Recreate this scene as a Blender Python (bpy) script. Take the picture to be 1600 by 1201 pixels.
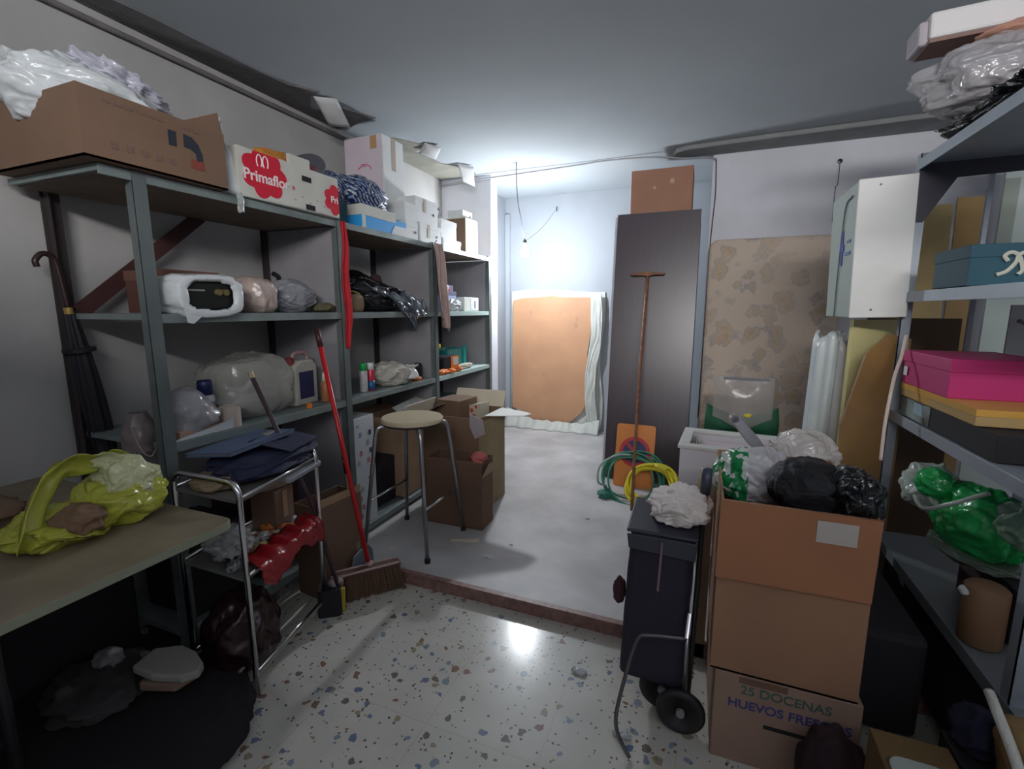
import bpy, bmesh, math, random
from math import sin, cos, pi, radians, sqrt, atan2
from mathutils import Vector, Matrix, Euler, noise
for o in list(bpy.data.objects): bpy.data.objects.remove(o)
SC = bpy.context.scene
COL = SC.collection

# ---------------- camera, world, lights, exposure ----------------
CAM_Z = 1.40
cd = bpy.data.cameras.new('camera'); cam = bpy.data.objects.new('camera', cd); COL.objects.link(cam)
cd.sensor_width = 36; cd.lens = 36*736/1600; cd.clip_start = .02
cam.location = (0, 0, CAM_Z)
cam.rotation_euler = (radians(90-9.0326), 0, radians(21.9274))
SC.camera = cam
SC.view_settings.view_transform = 'Standard'; SC.view_settings.look = 'None'
SC.view_settings.gamma = 1; SC.view_settings.use_curve_mapping = False
SC.view_settings.exposure = 0.0
w = bpy.data.worlds.new('world'); SC.world = w; w.use_nodes = True
w.node_tree.nodes['Background'].inputs[0].default_value = (.55, .65, .8, 1)
w.node_tree.nodes['Background'].inputs[1].default_value = .25

BULB = (-1.571, 4.22, 1.918)
def lamp(name, typ, loc, power, col, rot=(0, 0, 0), size=None, sy=None):
    l = bpy.data.lights.new(name, typ); l.energy = power; l.color = col
    o = bpy.data.objects.new(name, l); COL.objects.link(o); o.location = loc; o.rotation_euler = rot
    if typ == 'AREA':
        l.shape = 'RECTANGLE'; l.size = size; l.size_y = sy
    if typ == 'POINT': l.shadow_soft_size = size
    return o
# daylight from the high window strip above the added blocking wall behind the camera
lamp('window_daylight', 'AREA', (.5, -1.5, 2.46), 92, (1.0, .98, .97), (radians(90), 0, 0), 1.9, .2)
BULB_R, BULB_POWER = .042, 68     # the glowing globe itself lights the place

# ---------------- materials ----------------
_M = {}
def M(name, col, rough=.6, metal=0, var=0.0, vscale=8, bump=0, bscale=40, alpha=1, spec=.5, trans=0, col2=None, sheen=0, coat=0):
    if name in _M: return _M[name]
    m = bpy.data.materials.new(name); m.use_nodes = True; _M[name] = m
    nt = m.node_tree; b = nt.nodes['Principled BSDF']
    b.inputs['Base Color'].default_value = (*col, 1); b.inputs['Roughness'].default_value = rough
    b.inputs['Metallic'].default_value = metal; b.inputs['Alpha'].default_value = alpha
    b.inputs['Specular IOR Level'].default_value = spec
    b.inputs['Transmission Weight'].default_value = trans
    b.inputs['Coat Weight'].default_value = coat
    tc = nt.nodes.new('ShaderNodeTexCoord')
    if var or col2:
        n = nt.nodes.new('ShaderNodeTexNoise'); n.inputs['Scale'].default_value = vscale; n.inputs['Detail'].default_value = 5
        nt.links.new(tc.outputs['Object'], n.inputs['Vector'])
        r = nt.nodes.new('ShaderNodeValToRGB')
        r.color_ramp.elements[0].position = .35; r.color_ramp.elements[1].position = .68
        c2 = col2 or tuple(max(0, c*(1-var)) for c in col)
        r.color_ramp.elements[0].color = (*c2, 1); r.color_ramp.elements[1].color = (*col, 1)
        nt.links.new(n.outputs['Fac'], r.inputs['Fac']); nt.links.new(r.outputs['Color'], b.inputs['Base Color'])
    if bump:
        n2 = nt.nodes.new('ShaderNodeTexNoise'); n2.inputs['Scale'].default_value = bscale; n2.inputs['Detail'].default_value = 4
        nt.links.new(tc.outputs['Object'], n2.inputs['Vector'])
        bp = nt.nodes.new('ShaderNodeBump'); bp.inputs['Strength'].default_value = bump; bp.inputs['Distance'].default_value = .01
        nt.links.new(n2.outputs['Fac'], bp.inputs['Height']); nt.links.new(bp.outputs['Normal'], b.inputs['Normal'])
    return m
def plastic(name, col, alpha=.9, rough=.22, bump=.35):
    return M(name, col, rough, alpha=alpha, bump=bump, bscale=22, spec=.6, var=.12, vscale=6)
def emis(name, col, s):
    m = bpy.data.materials.new(name); m.use_nodes = True; b = m.node_tree.nodes['Principled BSDF']
    b.inputs['Base Color'].default_value = (1, 1, 1, 1)
    b.inputs['Emission Color'].default_value = (*col, 1); b.inputs['Emission Strength'].default_value = s
    return m

wall_m = M('wall_plaster', (.78, .79, .86), .9, var=.10, vscale=3, bump=.15, bscale=30)
wall_l = M('wall_plaster_old', (.47, .46, .45), .9, var=.16, vscale=2.5, bump=.2, bscale=18)
wall_b = M('wall_whitewash', (.36, .39, .43), .9, var=.06, vscale=4, bump=.15, bscale=25)
ceil_m = M('ceiling_plaster', (.44, .48, .51), .9, var=.08, vscale=1.6, bump=.1, bscale=12)
bare_m = M('bare_grey_render', (.20, .19, .19), .95, var=.3, vscale=9, bump=.5, bscale=25)
paint_m = M('flaking_paint', (.62, .62, .62), .8, var=.1)
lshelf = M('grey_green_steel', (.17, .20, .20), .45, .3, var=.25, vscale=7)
lshelf_lit = M('lit_shelf_steel', (.25, .30, .295), .42, .2, var=.25, vscale=7)  # same steel as the posts, lit look put into a brighter colour
rshelf = M('blue_grey_steel', (.33, .37, .42), .4, .2, var=.15, vscale=5)
board_u = M('dusty_chipboard', (.20, .15, .11), .8, var=.3, vscale=10)
grey_board = M('grey_side_board', (.30, .29, .31), .85, var=.15, vscale=5)
kraft = M('brown_cardboard', (.20, .12, .078), .8, var=.12, vscale=5, bump=.05)
kraft_d = M('dark_brown_cardboard', (.20, .12, .075), .85, var=.15, vscale=5)
kraft_l = M('light_cardboard', (.43, .28, .17), .8, var=.15, vscale=5)
kraft_o = M('orange_cardboard', (.40, .17, .08), .7, var=.15, vscale=4)
kraft_g = M('olive_cardboard', (.36, .28, .15), .75, var=.25, vscale=3)
inner = M('box_inside', (.12, .075, .05), .9)
white_c = M('white_card', (.68, .70, .70), .6, var=.06)
offwhite = M('offwhite_card', (.60, .60, .55), .65, var=.1)
cream = M('cream_board', (.75, .68, .52), .6, var=.08)
pinkw = M('pinkish_card', (.66, .58, .63), .6, var=.05)
chrome = M('chrome', (.75, .75, .77), .18, 1)
darksteel = M('dark_steel', (.07, .07, .075), .4, .7)
black = M('black_plastic', (.012, .012, .015), .35)
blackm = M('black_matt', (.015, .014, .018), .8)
navy = M('navy_cloth', (.018, .022, .06), .75, bump=.4, bscale=30)
blue_f = M('blue_folder', (.10, .14, .26), .45)
red_p = M('red_plastic', (.55, .015, .02), .3)
red_c = M('red_cloth', (.50, .01, .02), .8, var=.3, vscale=9, bump=.3)
yellow_p = M('yellow_plastic', (.75, .62, .03), .35)
green_p = M('green_plastic', (.02, .30, .12), .35)
teal_m = M('teal_card', (.004, .055, .085), .7, var=.2, vscale=4)
orange_p = M('orange_plastic', (.85, .22, .03), .4)
rust = M('rusty_iron', (.30, .13, .065), .6, .2, var=.4, vscale=30)
wood = M('pale_wood', (.42, .33, .22), .6, var=.2, vscale=14)
bag_w = plastic('white_bag_plastic', (.70, .74, .76), .93)
bag_c = plastic('clear_bag_plastic', (.70, .72, .72), .40, .12, .6)
bag_g = plastic('grey_bag_plastic', (.25, .26, .29), .92, .15, .6)
bag_k = plastic('black_bag_plastic', (.008, .009, .012), 1, .14, .9)
bag_y = plastic('yellow_bag_plastic', (.60, .62, .08), .80, .18, .6)
bag_gr = plastic('green_bag_plastic', (.02, .42, .10), .9, .16, .7)
bag_p = plastic('pinkish_bag_plastic', (.50, .40, .36), .93, .3, .3)
bag_r = plastic('red_bag_plastic', (.30, .010, .016), .97, .25, .6)

# ---------------- mesh builder ----------------
class B:
    def __init__(s): s.v = []; s.f = []
    def add(s, vs, fs):
        n = len(s.v); s.v += [tuple(v) for v in vs]; s.f += [tuple(i+n for i in f) for f in fs]; return s
    def box(s, c, d, rz=0, rot=None):
        R = (Euler(rot) if rot else Euler((0, 0, rz))).to_matrix()
        vs = [Vector(c)+R @ Vector((x*d[0]/2, y*d[1]/2, z*d[2]/2)) for x in (-1, 1) for y in (-1, 1) for z in (-1, 1)]
        return s.add(vs, [(0, 1, 3, 2), (4, 6, 7, 5), (0, 4, 5, 1), (2, 3, 7, 6), (0, 2, 6, 4), (1, 5, 7, 3)])
    def bx(s, x0, x1, y0, y1, z0, z1): return s.box(((x0+x1)/2, (y0+y1)/2, (z0+z1)/2), (x1-x0, y1-y0, z1-z0))
    def tube(s, pts, r, n=10, r1=None, cap=True):
        pts = [Vector(p) for p in pts]; k = len(pts); vs = []; t0 = None
        up = Vector((0, 0, 1))
        for i, p in enumerate(pts):
            t = (pts[min(i+1, k-1)]-pts[max(i-1, 0)]).normalized()
            if t0 is None:
                a = t.cross(up)
                if a.length < .05: a = t.cross(Vector((0, 1, 0)))
                a.normalize()
            else:
                a = (a-t*a.dot(t)).normalized()
            t0 = t; b = t.cross(a)
            rr = r if r1 is None else r+(r1-r)*i/(k-1)
            if isinstance(r, (list, tuple)): rr = r[i]
            vs += [p+(a*cos(2*pi*j/n)+b*sin(2*pi*j/n))*rr for j in range(n)]
        fs = [(i*n+j, i*n+(j+1) % n, (i+1)*n+(j+1) % n, (i+1)*n+j) for i in range(k-1) for j in range(n)]
        if cap: fs += [tuple(range(n-1, -1, -1)), tuple(range((k-1)*n, k*n))]
        return s.add(vs, fs)
    def lathe(s, prof, c=(0, 0, 0), n=24, M4=None):
        vs = []; k = len(prof)
        for r, z in prof:
            vs += [Vector((r*cos(2*pi*j/n), r*sin(2*pi*j/n), z)) for j in range(n)]
        if M4: vs = [M4 @ v for v in vs]
        vs = [v+Vector(c) for v in vs]
        fs = [(i*n+j, i*n+(j+1) % n, (i+1)*n+(j+1) % n, (i+1)*n+j) for i in range(k-1) for j in range(n)]
        fs += [tuple(range(n-1, -1, -1)), tuple(range((k-1)*n, k*n))]
        return s.add(vs, fs)
    def prism(s, poly, h, f):
        """poly 2D, thickness h, f(u,v,t)->xyz"""
        n = len(poly)
        vs = [f(u, v, 0) for u, v in poly]+[f(u, v, h) for u, v in poly]
        fs = [tuple(range(n-1, -1, -1)), tuple(range(n, 2*n))]+[(i, (i+1) % n, n+(i+1) % n, n+i) for i in range(n)]
        return s.add(vs, fs)
    def grid(s, f, nu, nv, closeu=False):
        vs = [f(i/(nu if closeu else nu-1), j/(nv-1)) for j in range(nv) for i in range(nu)]
        m = nu if closeu else nu-1
        fs = [(j*nu+i, j*nu+(i+1) % nu, (j+1)*nu+(i+1) % nu, (j+1)*nu+i) for j in range(nv-1) for i in range(m)]
        return s.add(vs, fs)
    def obj(s, name, mat, parent=None, smooth=False, bevel=0, solid=0, sub=0):
        me = bpy.data.meshes.new(name); me.from_pydata([tuple(v) for v in s.v], [], s.f); me.update()
        if smooth:
            for p in me.polygons: p.use_smooth = True
        me.materials.append(mat)
        o = bpy.data.objects.new(name, me); COL.objects.link(o)
        if parent: o.parent = parent
        if solid:
            q = o.modifiers.new('s', 'SOLIDIFY'); q.thickness = solid; q.offset = 0
        if bevel:
            q = o.modifiers.new('b', 'BEVEL'); q.width = bevel; q.segments = 2; q.limit_method = 'ANGLE'
        if sub:
            q = o.modifiers.new('u', 'SUBSURF'); q.levels = q.render_levels = sub
        return o

def T(name, label, cat, loc=(0, 0, 0), rz=0, group=None, rot=None):
    o = bpy.data.objects.new(name, None); COL.objects.link(o); o.empty_display_size = .05
    o.location = loc; o.rotation_euler = rot if rot else (0, 0, rz)
    o['label'] = label; o['category'] = cat
    if group: o['group'] = group
    return o
def tag(o, label, cat, group=None, loc=None, rz=0, rot=None):
    o['label'] = label; o['category'] = cat
    if group: o['group'] = group
    if loc: o.location = loc
    if rot: o.rotation_euler = rot
    elif rz: o.rotation_euler = (0, 0, rz)
    return o
def st(o): o['kind'] = 'structure'; return o

def smoothpath(pts, n=8):
    pts = [Vector(p) for p in pts]; out = []
    P = [pts[0]*2-pts[1]]+pts+[pts[-1]*2-pts[-2]]
    for i in range(1, len(P)-2):
        for k in range(n):
            t = k/n; a, b, c, d = P[i-1], P[i], P[i+1], P[i+2]
            out.append(.5*((2*b)+(c-a)*t+(2*a-5*b+4*c-d)*t*t+(3*b-a-3*c+d)*t**3))
    out.append(pts[-1]); return out
def nz(p, sc, seed): return noise.noise(Vector(p)*sc+Vector((seed*7.3, seed*3.1, seed*1.7)))
def ridge(p, sc, seed): return 1-abs(nz(p, sc, seed))*2.2

_ico = {}
def ico(k):
    if k not in _ico:
        bm_ = bmesh.new(); bmesh.ops.create_icosphere(bm_, subdivisions=k, radius=1)
        _ico[k] = ([v.co.copy() for v in bm_.verts], [tuple(v.index for v in f.verts) for f in bm_.faces]); bm_.free()
    return _ico[k]
def lump(rx, ry, rz, seed, amp=.12, freq=3, n=44, flat=.85, pw=2.0, warp=None):
    """crumpled closed form standing on z=0"""
    vs0, fs = ico(6 if n >= 60 else 5 if n >= 36 else 4)
    off = Vector((seed*7.3, seed*3.1, seed*1.7)); vs = []
    sg = lambda q: math.copysign(abs(q)**(2/pw), q)
    for d in vs0:
        if pw != 2:
            m_ = max(abs(d.x), abs(d.y), abs(d.z)); e = Vector(d)/(abs(d.x)**pw+abs(d.y)**pw+abs(d.z)**pw)**(1/pw)
        else: e = d
        w_ = Vector((nz(d, 2, seed+2), nz(d, 2, seed+4), nz(d, 2, seed+6)))*.35
        q = (Vector(d)+w_)
        dd = noise.voronoi(q*freq*.9+off)[0]
        dd2 = noise.voronoi(q*freq*2.3+off)[0]
        k = 1+amp*(ridge(d, freq*.6, seed)-.45)*.8+amp*.75*(min(.6, dd[1]-dd[0])-.25)+amp*.28*(min(.6, dd2[1]-dd2[0])-.25)
        p = Vector((e.x*rx*k, e.y*ry*k, e.z*rz*k+rz*flat))
        if p.z < 0: p.z = 0
        if warp: p = warp(p)
        vs.append(p)
    return B().add(vs, fs)
def sack(rx, ry, h, seed, neck=.12, top=.2, folds=9, amp=.08, n=60, m=34, ears=False):
    """tied or gathered bag: body, pulled-in neck, flared top"""
    b = B(); vs = []
    for j in range(m):
        v = j/(m-1)
        if v < .12: r = .55+.45*sqrt(max(0, 1-(1-v/.12)**2)); z = h*.10*(v/.12)**2
        elif v < .78:
            t = (v-.12)/.66; r = cos(t*pi/2)**.55*(1-neck)+neck if t < 1 else neck; z = h*(.10+.66*t)
        else:
            t = (v-.78)/.22; r = neck+top*t**.7; z = h*(.76+.24*t)
        for i in range(n):
            th = 2*pi*i/n
            fold = amp*(.25+1.6*v*v)*(abs(sin(th*folds/2+nz((cos(th), sin(th), v), 1.5, seed)*3))-.5)
            k = r*(1+fold)+amp*.5*nz((cos(th)*2, sin(th)*2, v*3), 1.2, seed+3)*(1-.5*v)
            zz = z+(h*.06*nz((cos(th)*3, sin(th)*3, 0), 1, seed+9)*(1 if v > .85 else 0))
            vs.append(Vector((k*rx*cos(th), k*ry*sin(th), max(0, zz+h*.03*nz((cos(th)*2, sin(th)*2, v*5), 1, seed+1)*(1 if v > .1 else 0)))))
    fs = [(j*n+i, j*n+(i+1) % n, (j+1)*n+(i+1) % n, (j+1)*n+i) for j in range(m-1) for i in range(n)]
    fs.append(tuple(range(n-1, -1, -1)))
    b.add(vs, fs)
    if ears:
        for sgn in (-1, 1):
            b.tube(smoothpath([(sgn*rx*.1, 0, h*.85), (sgn*rx*.3, .01, h*1.15), (sgn*rx*.55, 0, h*1.12), (sgn*rx*.35, -.01, h*.8)]), .012, 6)
    return b

def carton(T_, w, d, h, mat, lid=True, t=.006, inm=None, flaps=(), bulge=0, name='body'):
    """box centred on x,y; closed (lid) or open with flaps (side, angle from vertical outward, length)"""
    if lid:
        b = B().bx(-w/2, w/2, -d/2, d/2, 0, h); o = b.obj(name, mat, T_, bevel=.003)
    else:
        b = B()
        b.bx(-w/2, w/2, -d/2, -d/2+t, 0, h).bx(-w/2, w/2, d/2-t, d/2, 0, h)
        b.bx(-w/2, -w/2+t, -d/2+t, d/2-t, 0, h).bx(w/2-t, w/2, -d/2+t, d/2-t, 0, h).bx(-w/2, w/2, -d/2, d/2, 0, t)
        o = b.obj(name, mat, T_)
    for fl in flaps:
        side, ang, L = fl[:3]; fm = fl[3] if len(fl) > 3 else mat
        a = radians(ang); W = (w if side in 'fb' else d)*.97
        nx, ny = {'f': (0, -1), 'b': (0, 1), 'l': (-1, 0), 'r': (1, 0)}[side]
        tx, ty = -ny, nx
        off = (d/2 if side in 'fb' else w/2)+(.004 if ang > 90 else -.002)
        f = lambda u, v, tt: Vector((nx*off+tx*u+nx*(v*sin(a)+tt*cos(a)), ny*off+ty*u+ny*(v*sin(a)+tt*cos(a)), h+v*cos(a)-tt*sin(a)))
        B().prism([(-W/2, 0), (W/2, 0), (W/2*.985, L), (-W/2*.985, L)], .004, f).obj('flap', fm, T_)
    return o
def quad(T_, name, mat, o, u, v, w, h, t=.0015, label=None):
    """thin patch: origin (centre) o, unit axes u,v"""
    o, u, v = Vector(o), Vector(u), Vector(v); nn = u.cross(v)
    ob = B().prism([(-w/2, -h/2), (w/2, -h/2), (w/2, h/2), (-w/2, h/2)], t, lambda a, b, c: o+u*a+v*b+nn*c).obj(name, mat, T_)
    if label: ob['label'] = label
    return ob
def poly(T_, name, mat, o, u, v, pts, t=.0015):
    o, u, v = Vector(o), Vector(u), Vector(v); nn = u.cross(v)
    return B().prism(pts, t, lambda a, b, c: o+u*a+v*b+nn*c).obj(name, mat, T_)
def text(T_, name, mat, body, size, o, u, v, ext=.0008, sx=1):
    c = bpy.data.curves.new(name, 'FONT'); c.body = body; c.size = size; c.extrude = ext; c.offset = size*.018; c.align_x = 'CENTER'; c.align_y = 'CENTER'
    tmp = bpy.data.objects.new('tmp', c); COL.objects.link(tmp); bpy.context.view_layer.update()
    me = bpy.data.meshes.new_from_object(tmp.evaluated_get(bpy.context.evaluated_depsgraph_get()))
    bpy.data.objects.remove(tmp); me.name = name
    u, v = Vector(u).normalized(), Vector(v).normalized(); nn = u.cross(v)
    me.transform(Matrix(((u.x*sx, v.x, nn.x, o[0]), (u.y*sx, v.y, nn.y, o[1]), (u.z*sx, v.z, nn.z, o[2]), (0, 0, 0, 1))))
    me.materials.clear(); me.materials.append(mat)
    ob = bpy.data.objects.new(name, me); COL.objects.link(ob); ob.parent = T_; return ob
def circle(r, n=28, cx=0, cy=0, ry=None): return [(cx+r*cos(2*pi*i/n), cy+(ry or r)*sin(2*pi*i/n)) for i in range(n)]
XP = (1, 0, 0); YP = (0, 1, 0); ZP = (0, 0, 1); XN = (-1, 0, 0); YN = (0, -1, 0)

# ---------------- room ----------------
ZC = 2.62; FB = .06; YW = 4.2; XL = -2.4; XR = 1.78; STEP = 1.91
def terrazzo():
    m = bpy.data.materials.new('terrazzo'); m.use_nodes = True; nt = m.node_tree; b = nt.nodes['Principled BSDF']
    tc = nt.nodes.new('ShaderNodeTexCoord'); L = nt.links.new
    base = nt.nodes.new('ShaderNodeTexNoise'); base.inputs['Scale'].default_value = 5; L(tc.outputs['Object'], base.inputs['Vector'])
    rp = nt.nodes.new('ShaderNodeValToRGB'); rp.color_ramp.elements[0].color = (.48, .46, .41, 1); rp.color_ramp.elements[1].color = (.68, .655, .59, 1)
    L(base.outputs['Fac'], rp.inputs['Fac']); cur = rp.outputs['Color']
    for sc_, th, pres, cols in ((24, .33, .36, [(.16, .20, .30), (.26, .15, .11), (.19, .16, .14), (.24, .29, .35), (.34, .28, .20)]), (60, .27, .34, [(.12, .14, .18), (.24, .14, .10), (.50, .53, .5), (.10, .08, .07), (.2, .2, .22)])):
        dist = nt.nodes.new('ShaderNodeTexNoise'); dist.inputs['Scale'].default_value = sc_*1.3; L(tc.outputs['Object'], dist.inputs['Vector'])
        mx = nt.nodes.new('ShaderNodeMixRGB'); mx.inputs[0].default_value = .030 if sc_ < 30 else .014
        L(tc.outputs['Object'], mx.inputs[1]); L(dist.outputs['Color'], mx.inputs[2])
        vo = nt.nodes.new('ShaderNodeTexVoronoi'); vo.inputs['Scale'].default_value = sc_; L(mx.outputs[0], vo.inputs['Vector'])
        se = nt.nodes.new('ShaderNodeSeparateColor'); L(vo.outputs['Color'], se.inputs[0])
        lt = nt.nodes.new('ShaderNodeMath'); lt.operation = 'LESS_THAN'; lt.inputs[1].default_value = th; L(vo.outputs['Distance'], lt.inputs[0])
        pr = nt.nodes.new('ShaderNodeMath'); pr.operation = 'LESS_THAN'; pr.inputs[1].default_value = pres; L(se.outputs[0], pr.inputs[0])
        mu = nt.nodes.new('ShaderNodeMath'); mu.operation = 'MULTIPLY'; L(lt.outputs[0], mu.inputs[0]); L(pr.outputs[0], mu.inputs[1])
        cr = nt.nodes.new('ShaderNodeValToRGB'); cr.color_ramp.interpolation = 'CONSTANT'
        for i, c in enumerate(cols):
            e = cr.color_ramp.elements[i] if i < 2 else cr.color_ramp.elements.new(i/len(cols))
            e.position = i/len(cols); e.color = (*c, 1)
        L(se.outputs[1], cr.inputs['Fac'])
        m2 = nt.nodes.new('ShaderNodeMixRGB'); L(mu.outputs[0], m2.inputs[0]); L(cur, m2.inputs[1]); L(cr.outputs['Color'], m2.inputs[2]); cur = m2.outputs[0]
    br = nt.nodes.new('ShaderNodeTexBrick'); br.offset = 0; br.inputs['Scale'].default_value = 1; br.inputs['Mortar Size'].default_value = .0018
    br.inputs['Brick Width'].default_value = .4; br.inputs['Row Height'].default_value = .4; br.inputs['Color1'].default_value = (1, 1, 1, 1)
    br.inputs['Color2'].default_value = (1, 1, 1, 1); br.inputs['Mortar'].default_value = (.86, .85, .82, 1); L(tc.outputs['Object'], br.inputs['Vector'])
    m3 = nt.nodes.new('ShaderNodeMixRGB'); m3.blend_type = 'MULTIPLY'; m3.inputs[0].default_value = 1; L(cur, m3.inputs[1]); L(br.outputs['Color'], m3.inputs[2])
    L(m3.outputs[0], b.inputs['Base Color'])
    b.inputs['Roughness'].default_value = .24; b.inputs['Specular IOR Level'].default_value = .5
    n2 = nt.nodes.new('ShaderNodeTexNoise'); n2.inputs['Scale'].default_value = 7; n2.inputs['Detail'].default_value = 6; L(tc.outputs['Object'], n2.inputs['Vector'])
    mr = nt.nodes.new('ShaderNodeMapRange'); mr.inputs[3].default_value = .13; mr.inputs[4].default_value = .27; L(n2.outputs['Fac'], mr.inputs[0]); L(mr.outputs[0], b.inputs['Roughness'])
    return m
conc = M('concrete_screed', (.60, .585, .59), .5, col2=(.42, .41, .41), vscale=3.2, bump=.12, bscale=9)
kerb_m = M('reddish_terrazzo_kerb', (.33, .19, .16), .45, col2=(.20, .10, .09), vscale=38)
st(B().bx(XL-.1, XR+.1, -1.7, STEP-.03, -.05, 0).obj('floor', terrazzo()))
st(B().bx(XL-.1, XR+.1, STEP, 5.2, -.05, FB).obj('floor_raised', conc))
st(B().bx(XL, XR, STEP-.03, STEP, -.05, FB+.002).obj('trim_1', kerb_m))
st(B().bx(XL-.1, XL, -1.7, YW, -.05, ZC).obj('wall_left', wall_l))
st(B().bx(XR, XR+.1, -1.7, YW+.12, -.05, ZC).obj('wall_right', wall_m))
st(B().bx(XL-.1, -1.885, YW-.04, YW+.1, -.05, ZC).obj('wall_back_left', wall_m))
st(B().bx(0.0, XR+.1, YW, YW+.14, -.05, ZC).obj('wall_back_right', wall_m))
st(B().bx(-2.25, -2.13, YW+.1, 5.2, -.05, ZC).obj('wall_recess_left', wall_b))
st(B().bx(-2.25, 1.3, 5.1, 5.2, -.05, ZC).obj('wall_recess_back', wall_b))
st(B().bx(.3, .4, YW+.14, 5.1, -.05, ZC).obj('wall_recess_right', wall_b))
st(B().bx(XL-.1, XR+.1, -1.7, 5.2, ZC, ZC+.1).obj('ceiling', ceil_m))
# wall behind the camera with a high window strip, and a wall added to block its light low down
st(B().bx(XL-.1, XR+.1, -1.7, -1.6, -.05, 2.3).bx(XL-.1, -1.4, -1.7, -1.6, 2.3, ZC).bx(1.4, XR+.1, -1.7, -1.6, 2.3, ZC).obj('wall_front', wall_m))
st(B().bx(XL, XR, -.95, -.85, 0, 2.19).obj('wall_light_blocker', wall_m))
# thin darker slab along the ceiling in front of the far wall
bm = B(); pts = [(-.30, 4.12), (-.27, 4.04), (-.20, 3.99), (.4, 3.95), (XR, 3.90), (XR, YW), (-.1, YW), (-.28, YW-.02)]
bm.prism(pts, .035, lambda u, v, t: (u, v, ZC-.035+t)); st(bm.obj('trim_2', M('darker_plaster', (.30, .31, .31), .9, var=.15), bevel=.01))
# missing plaster strip at the left ceiling joint
random.seed(4)
pl = [(XL+.01, -.2), (XL+.14, -.2)]
yy = -.1
while yy < 2.3: pl.append((XL+.10+.03*random.random()+.12*max(0, (yy-.8)/1.5), yy)); yy += .16
pl += [(-2.09, 2.28), (-2.18, 2.30), (-2.30, 2.42)]
pl2 = [(-2.24, 2.5), (-2.13, 2.48), (-2.03, 2.70), (-2.20, 2.72), (-2.36, 2.8), (XL+.01, 2.75), (XL+.01, -.2)]
st(B().prism(pl+pl2, .006, lambda u, v, t: (u, v, ZC-.006+t)).obj('trim_3', bare_m))
st(B().prism([(XL+.01, 2.95), (-2.13, 3.05), (-1.99, 3.3), (-2.17, 3.35), (-2.12, 3.7), (-1.98, 3.86), (-2.0, 4.1), (XL+.01, 4.12)], .006, lambda u, v, t: (u, v, ZC-.006+t)).obj('trim_4', M('yellowed_render', (.34, .33, .28), .95, var=.25, vscale=7)))
# cornice ridge line along the wall
st(B().tube([(XL+.02, -.5, ZC-.075), (XL+.02, 1.2, ZC-.06), (XL+.02, 2.85, ZC-.05)], .012).obj('trim_5', bare_m))
for nm, pts_, lb in (('paint_flake', [(-2.16, 2.30, 0), (-2.06, 2.38, 0), (-2.12, 2.56, -.09), (-2.20, 2.46, -.10)], 'pale curled flake of ceiling paint hanging above the left shelves'),
                     ('paint_flake', [(-1.98, 3.2, 0), (-1.9, 3.3, -.015), (-2.02, 3.42, -.05), (-2.10, 3.3, -.03)], 'small ceiling paint flake peeling behind the white carton'),
                     ('paint_flake', [(-1.99, 3.72, 0), (-1.90, 3.84, -.01), (-1.93, 3.92, -.15), (-2.00, 3.82, -.12)], 'torn tongue of ceiling paint dangling near the back corner of the shelves')):
    c = [Vector((p[0], p[1], ZC-.006+p[2])) for p in pts_]
    o = B().grid(lambda u, v: c[0].lerp(c[1], u).lerp(c[3].lerp(c[2], u), v)+Vector((0, 0, -.02*sin(pi*v)*sin(pi*u))), 7, 7).obj(nm, paint_m, smooth=True, solid=.002)
    tag(o, lb, 'paint flake')
# cable across the ceiling of the opening
pts = [(-2.38, 4.12, 2.56), (-2.1, 4.12, 2.575), (-1.6, 4.11, 2.585), (-1.1, 4.11, 2.60), (-.8, 4.10, 2.607), (-.45, 4.09, 2.59), (-.2, 4.1, 2.555), (-.05, 4.15, 2.56), (.02, 4.185, 2.55)]
tag(B().tube(smoothpath(pts), .007, 8).obj('ceiling_cable', M('grey_cable', (.35, .36, .38), .6), smooth=True), 'thin grey cable strung across the ceiling over the opening', 'cable')
pts = [(.02, 4.185, 2.55), (.03, 4.193, 2.3), (.02, 4.193, 2.05), (.015, 4.193, 1.8), (.005, 4.193, .5)]
tag(B().tube(smoothpath(pts), .004, 6).obj('wall_cable', darksteel, smooth=True), 'thin dark cable running down the wall corner beside the mattress', 'cable')
# nail and string on far wall
t = T('wall_nail', 'black nail with a hanging string high on the mauve far wall', 'nail', (.84, 4.2, 2.448))
B().lathe([(.016, 0), (.016, .01), (.004, .012), (.004, .03)], M4=Matrix.Rotation(pi/2, 4, 'X')).obj('nail_head', black, t)
B().tube(smoothpath([(0, -.01, -.005), (.0, -.008, -.15), (-.012, -.008, -.19), (-.01, -.008, -.42)]), .0025, 6).obj('string', darksteel, t)
# bulb
t = T('hanging_bulb', 'bare lit bulb hanging on a wire from the ceiling', 'lamp', BULB)
sr = BULB_R
o = B().lathe([(sr*sin(pi*i/16)+.0005, -sr*cos(pi*i/16)) for i in range(14)]+[(.014, .055)], n=24).obj('bulb', emis('bulb_glow', (.89, .945, 1), BULB_POWER/(pi*4*pi*BULB_R**2)), t, smooth=True)
B().lathe([(.017, .055), (.018, .10), (.012, .115), (.006, .12)]).obj('lamp_socket', M('socket', (.05, .05, .05), .5), t, smooth=True)
B().tube(smoothpath([(0, 0, .115), (.0, -.10, .28), (.0, -.18, .42), (.02, -.26, .56), (.04, -.32, .702)]), .004, 6).obj('wire', M('wire_grey', (.12, .13, .16), .5), t)
t = T('ceiling_hook', 'tiny hook with a thread high on the bright recess wall', 'hook', (-1.53, 5.09, 2.46))
B().tube(smoothpath([(0, 0, .03), (0, -.02, 0), (.012, -.025, -.015), (0, -.03, -.02)]), .004, 6).obj('hook_wire', darksteel, t)
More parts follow.
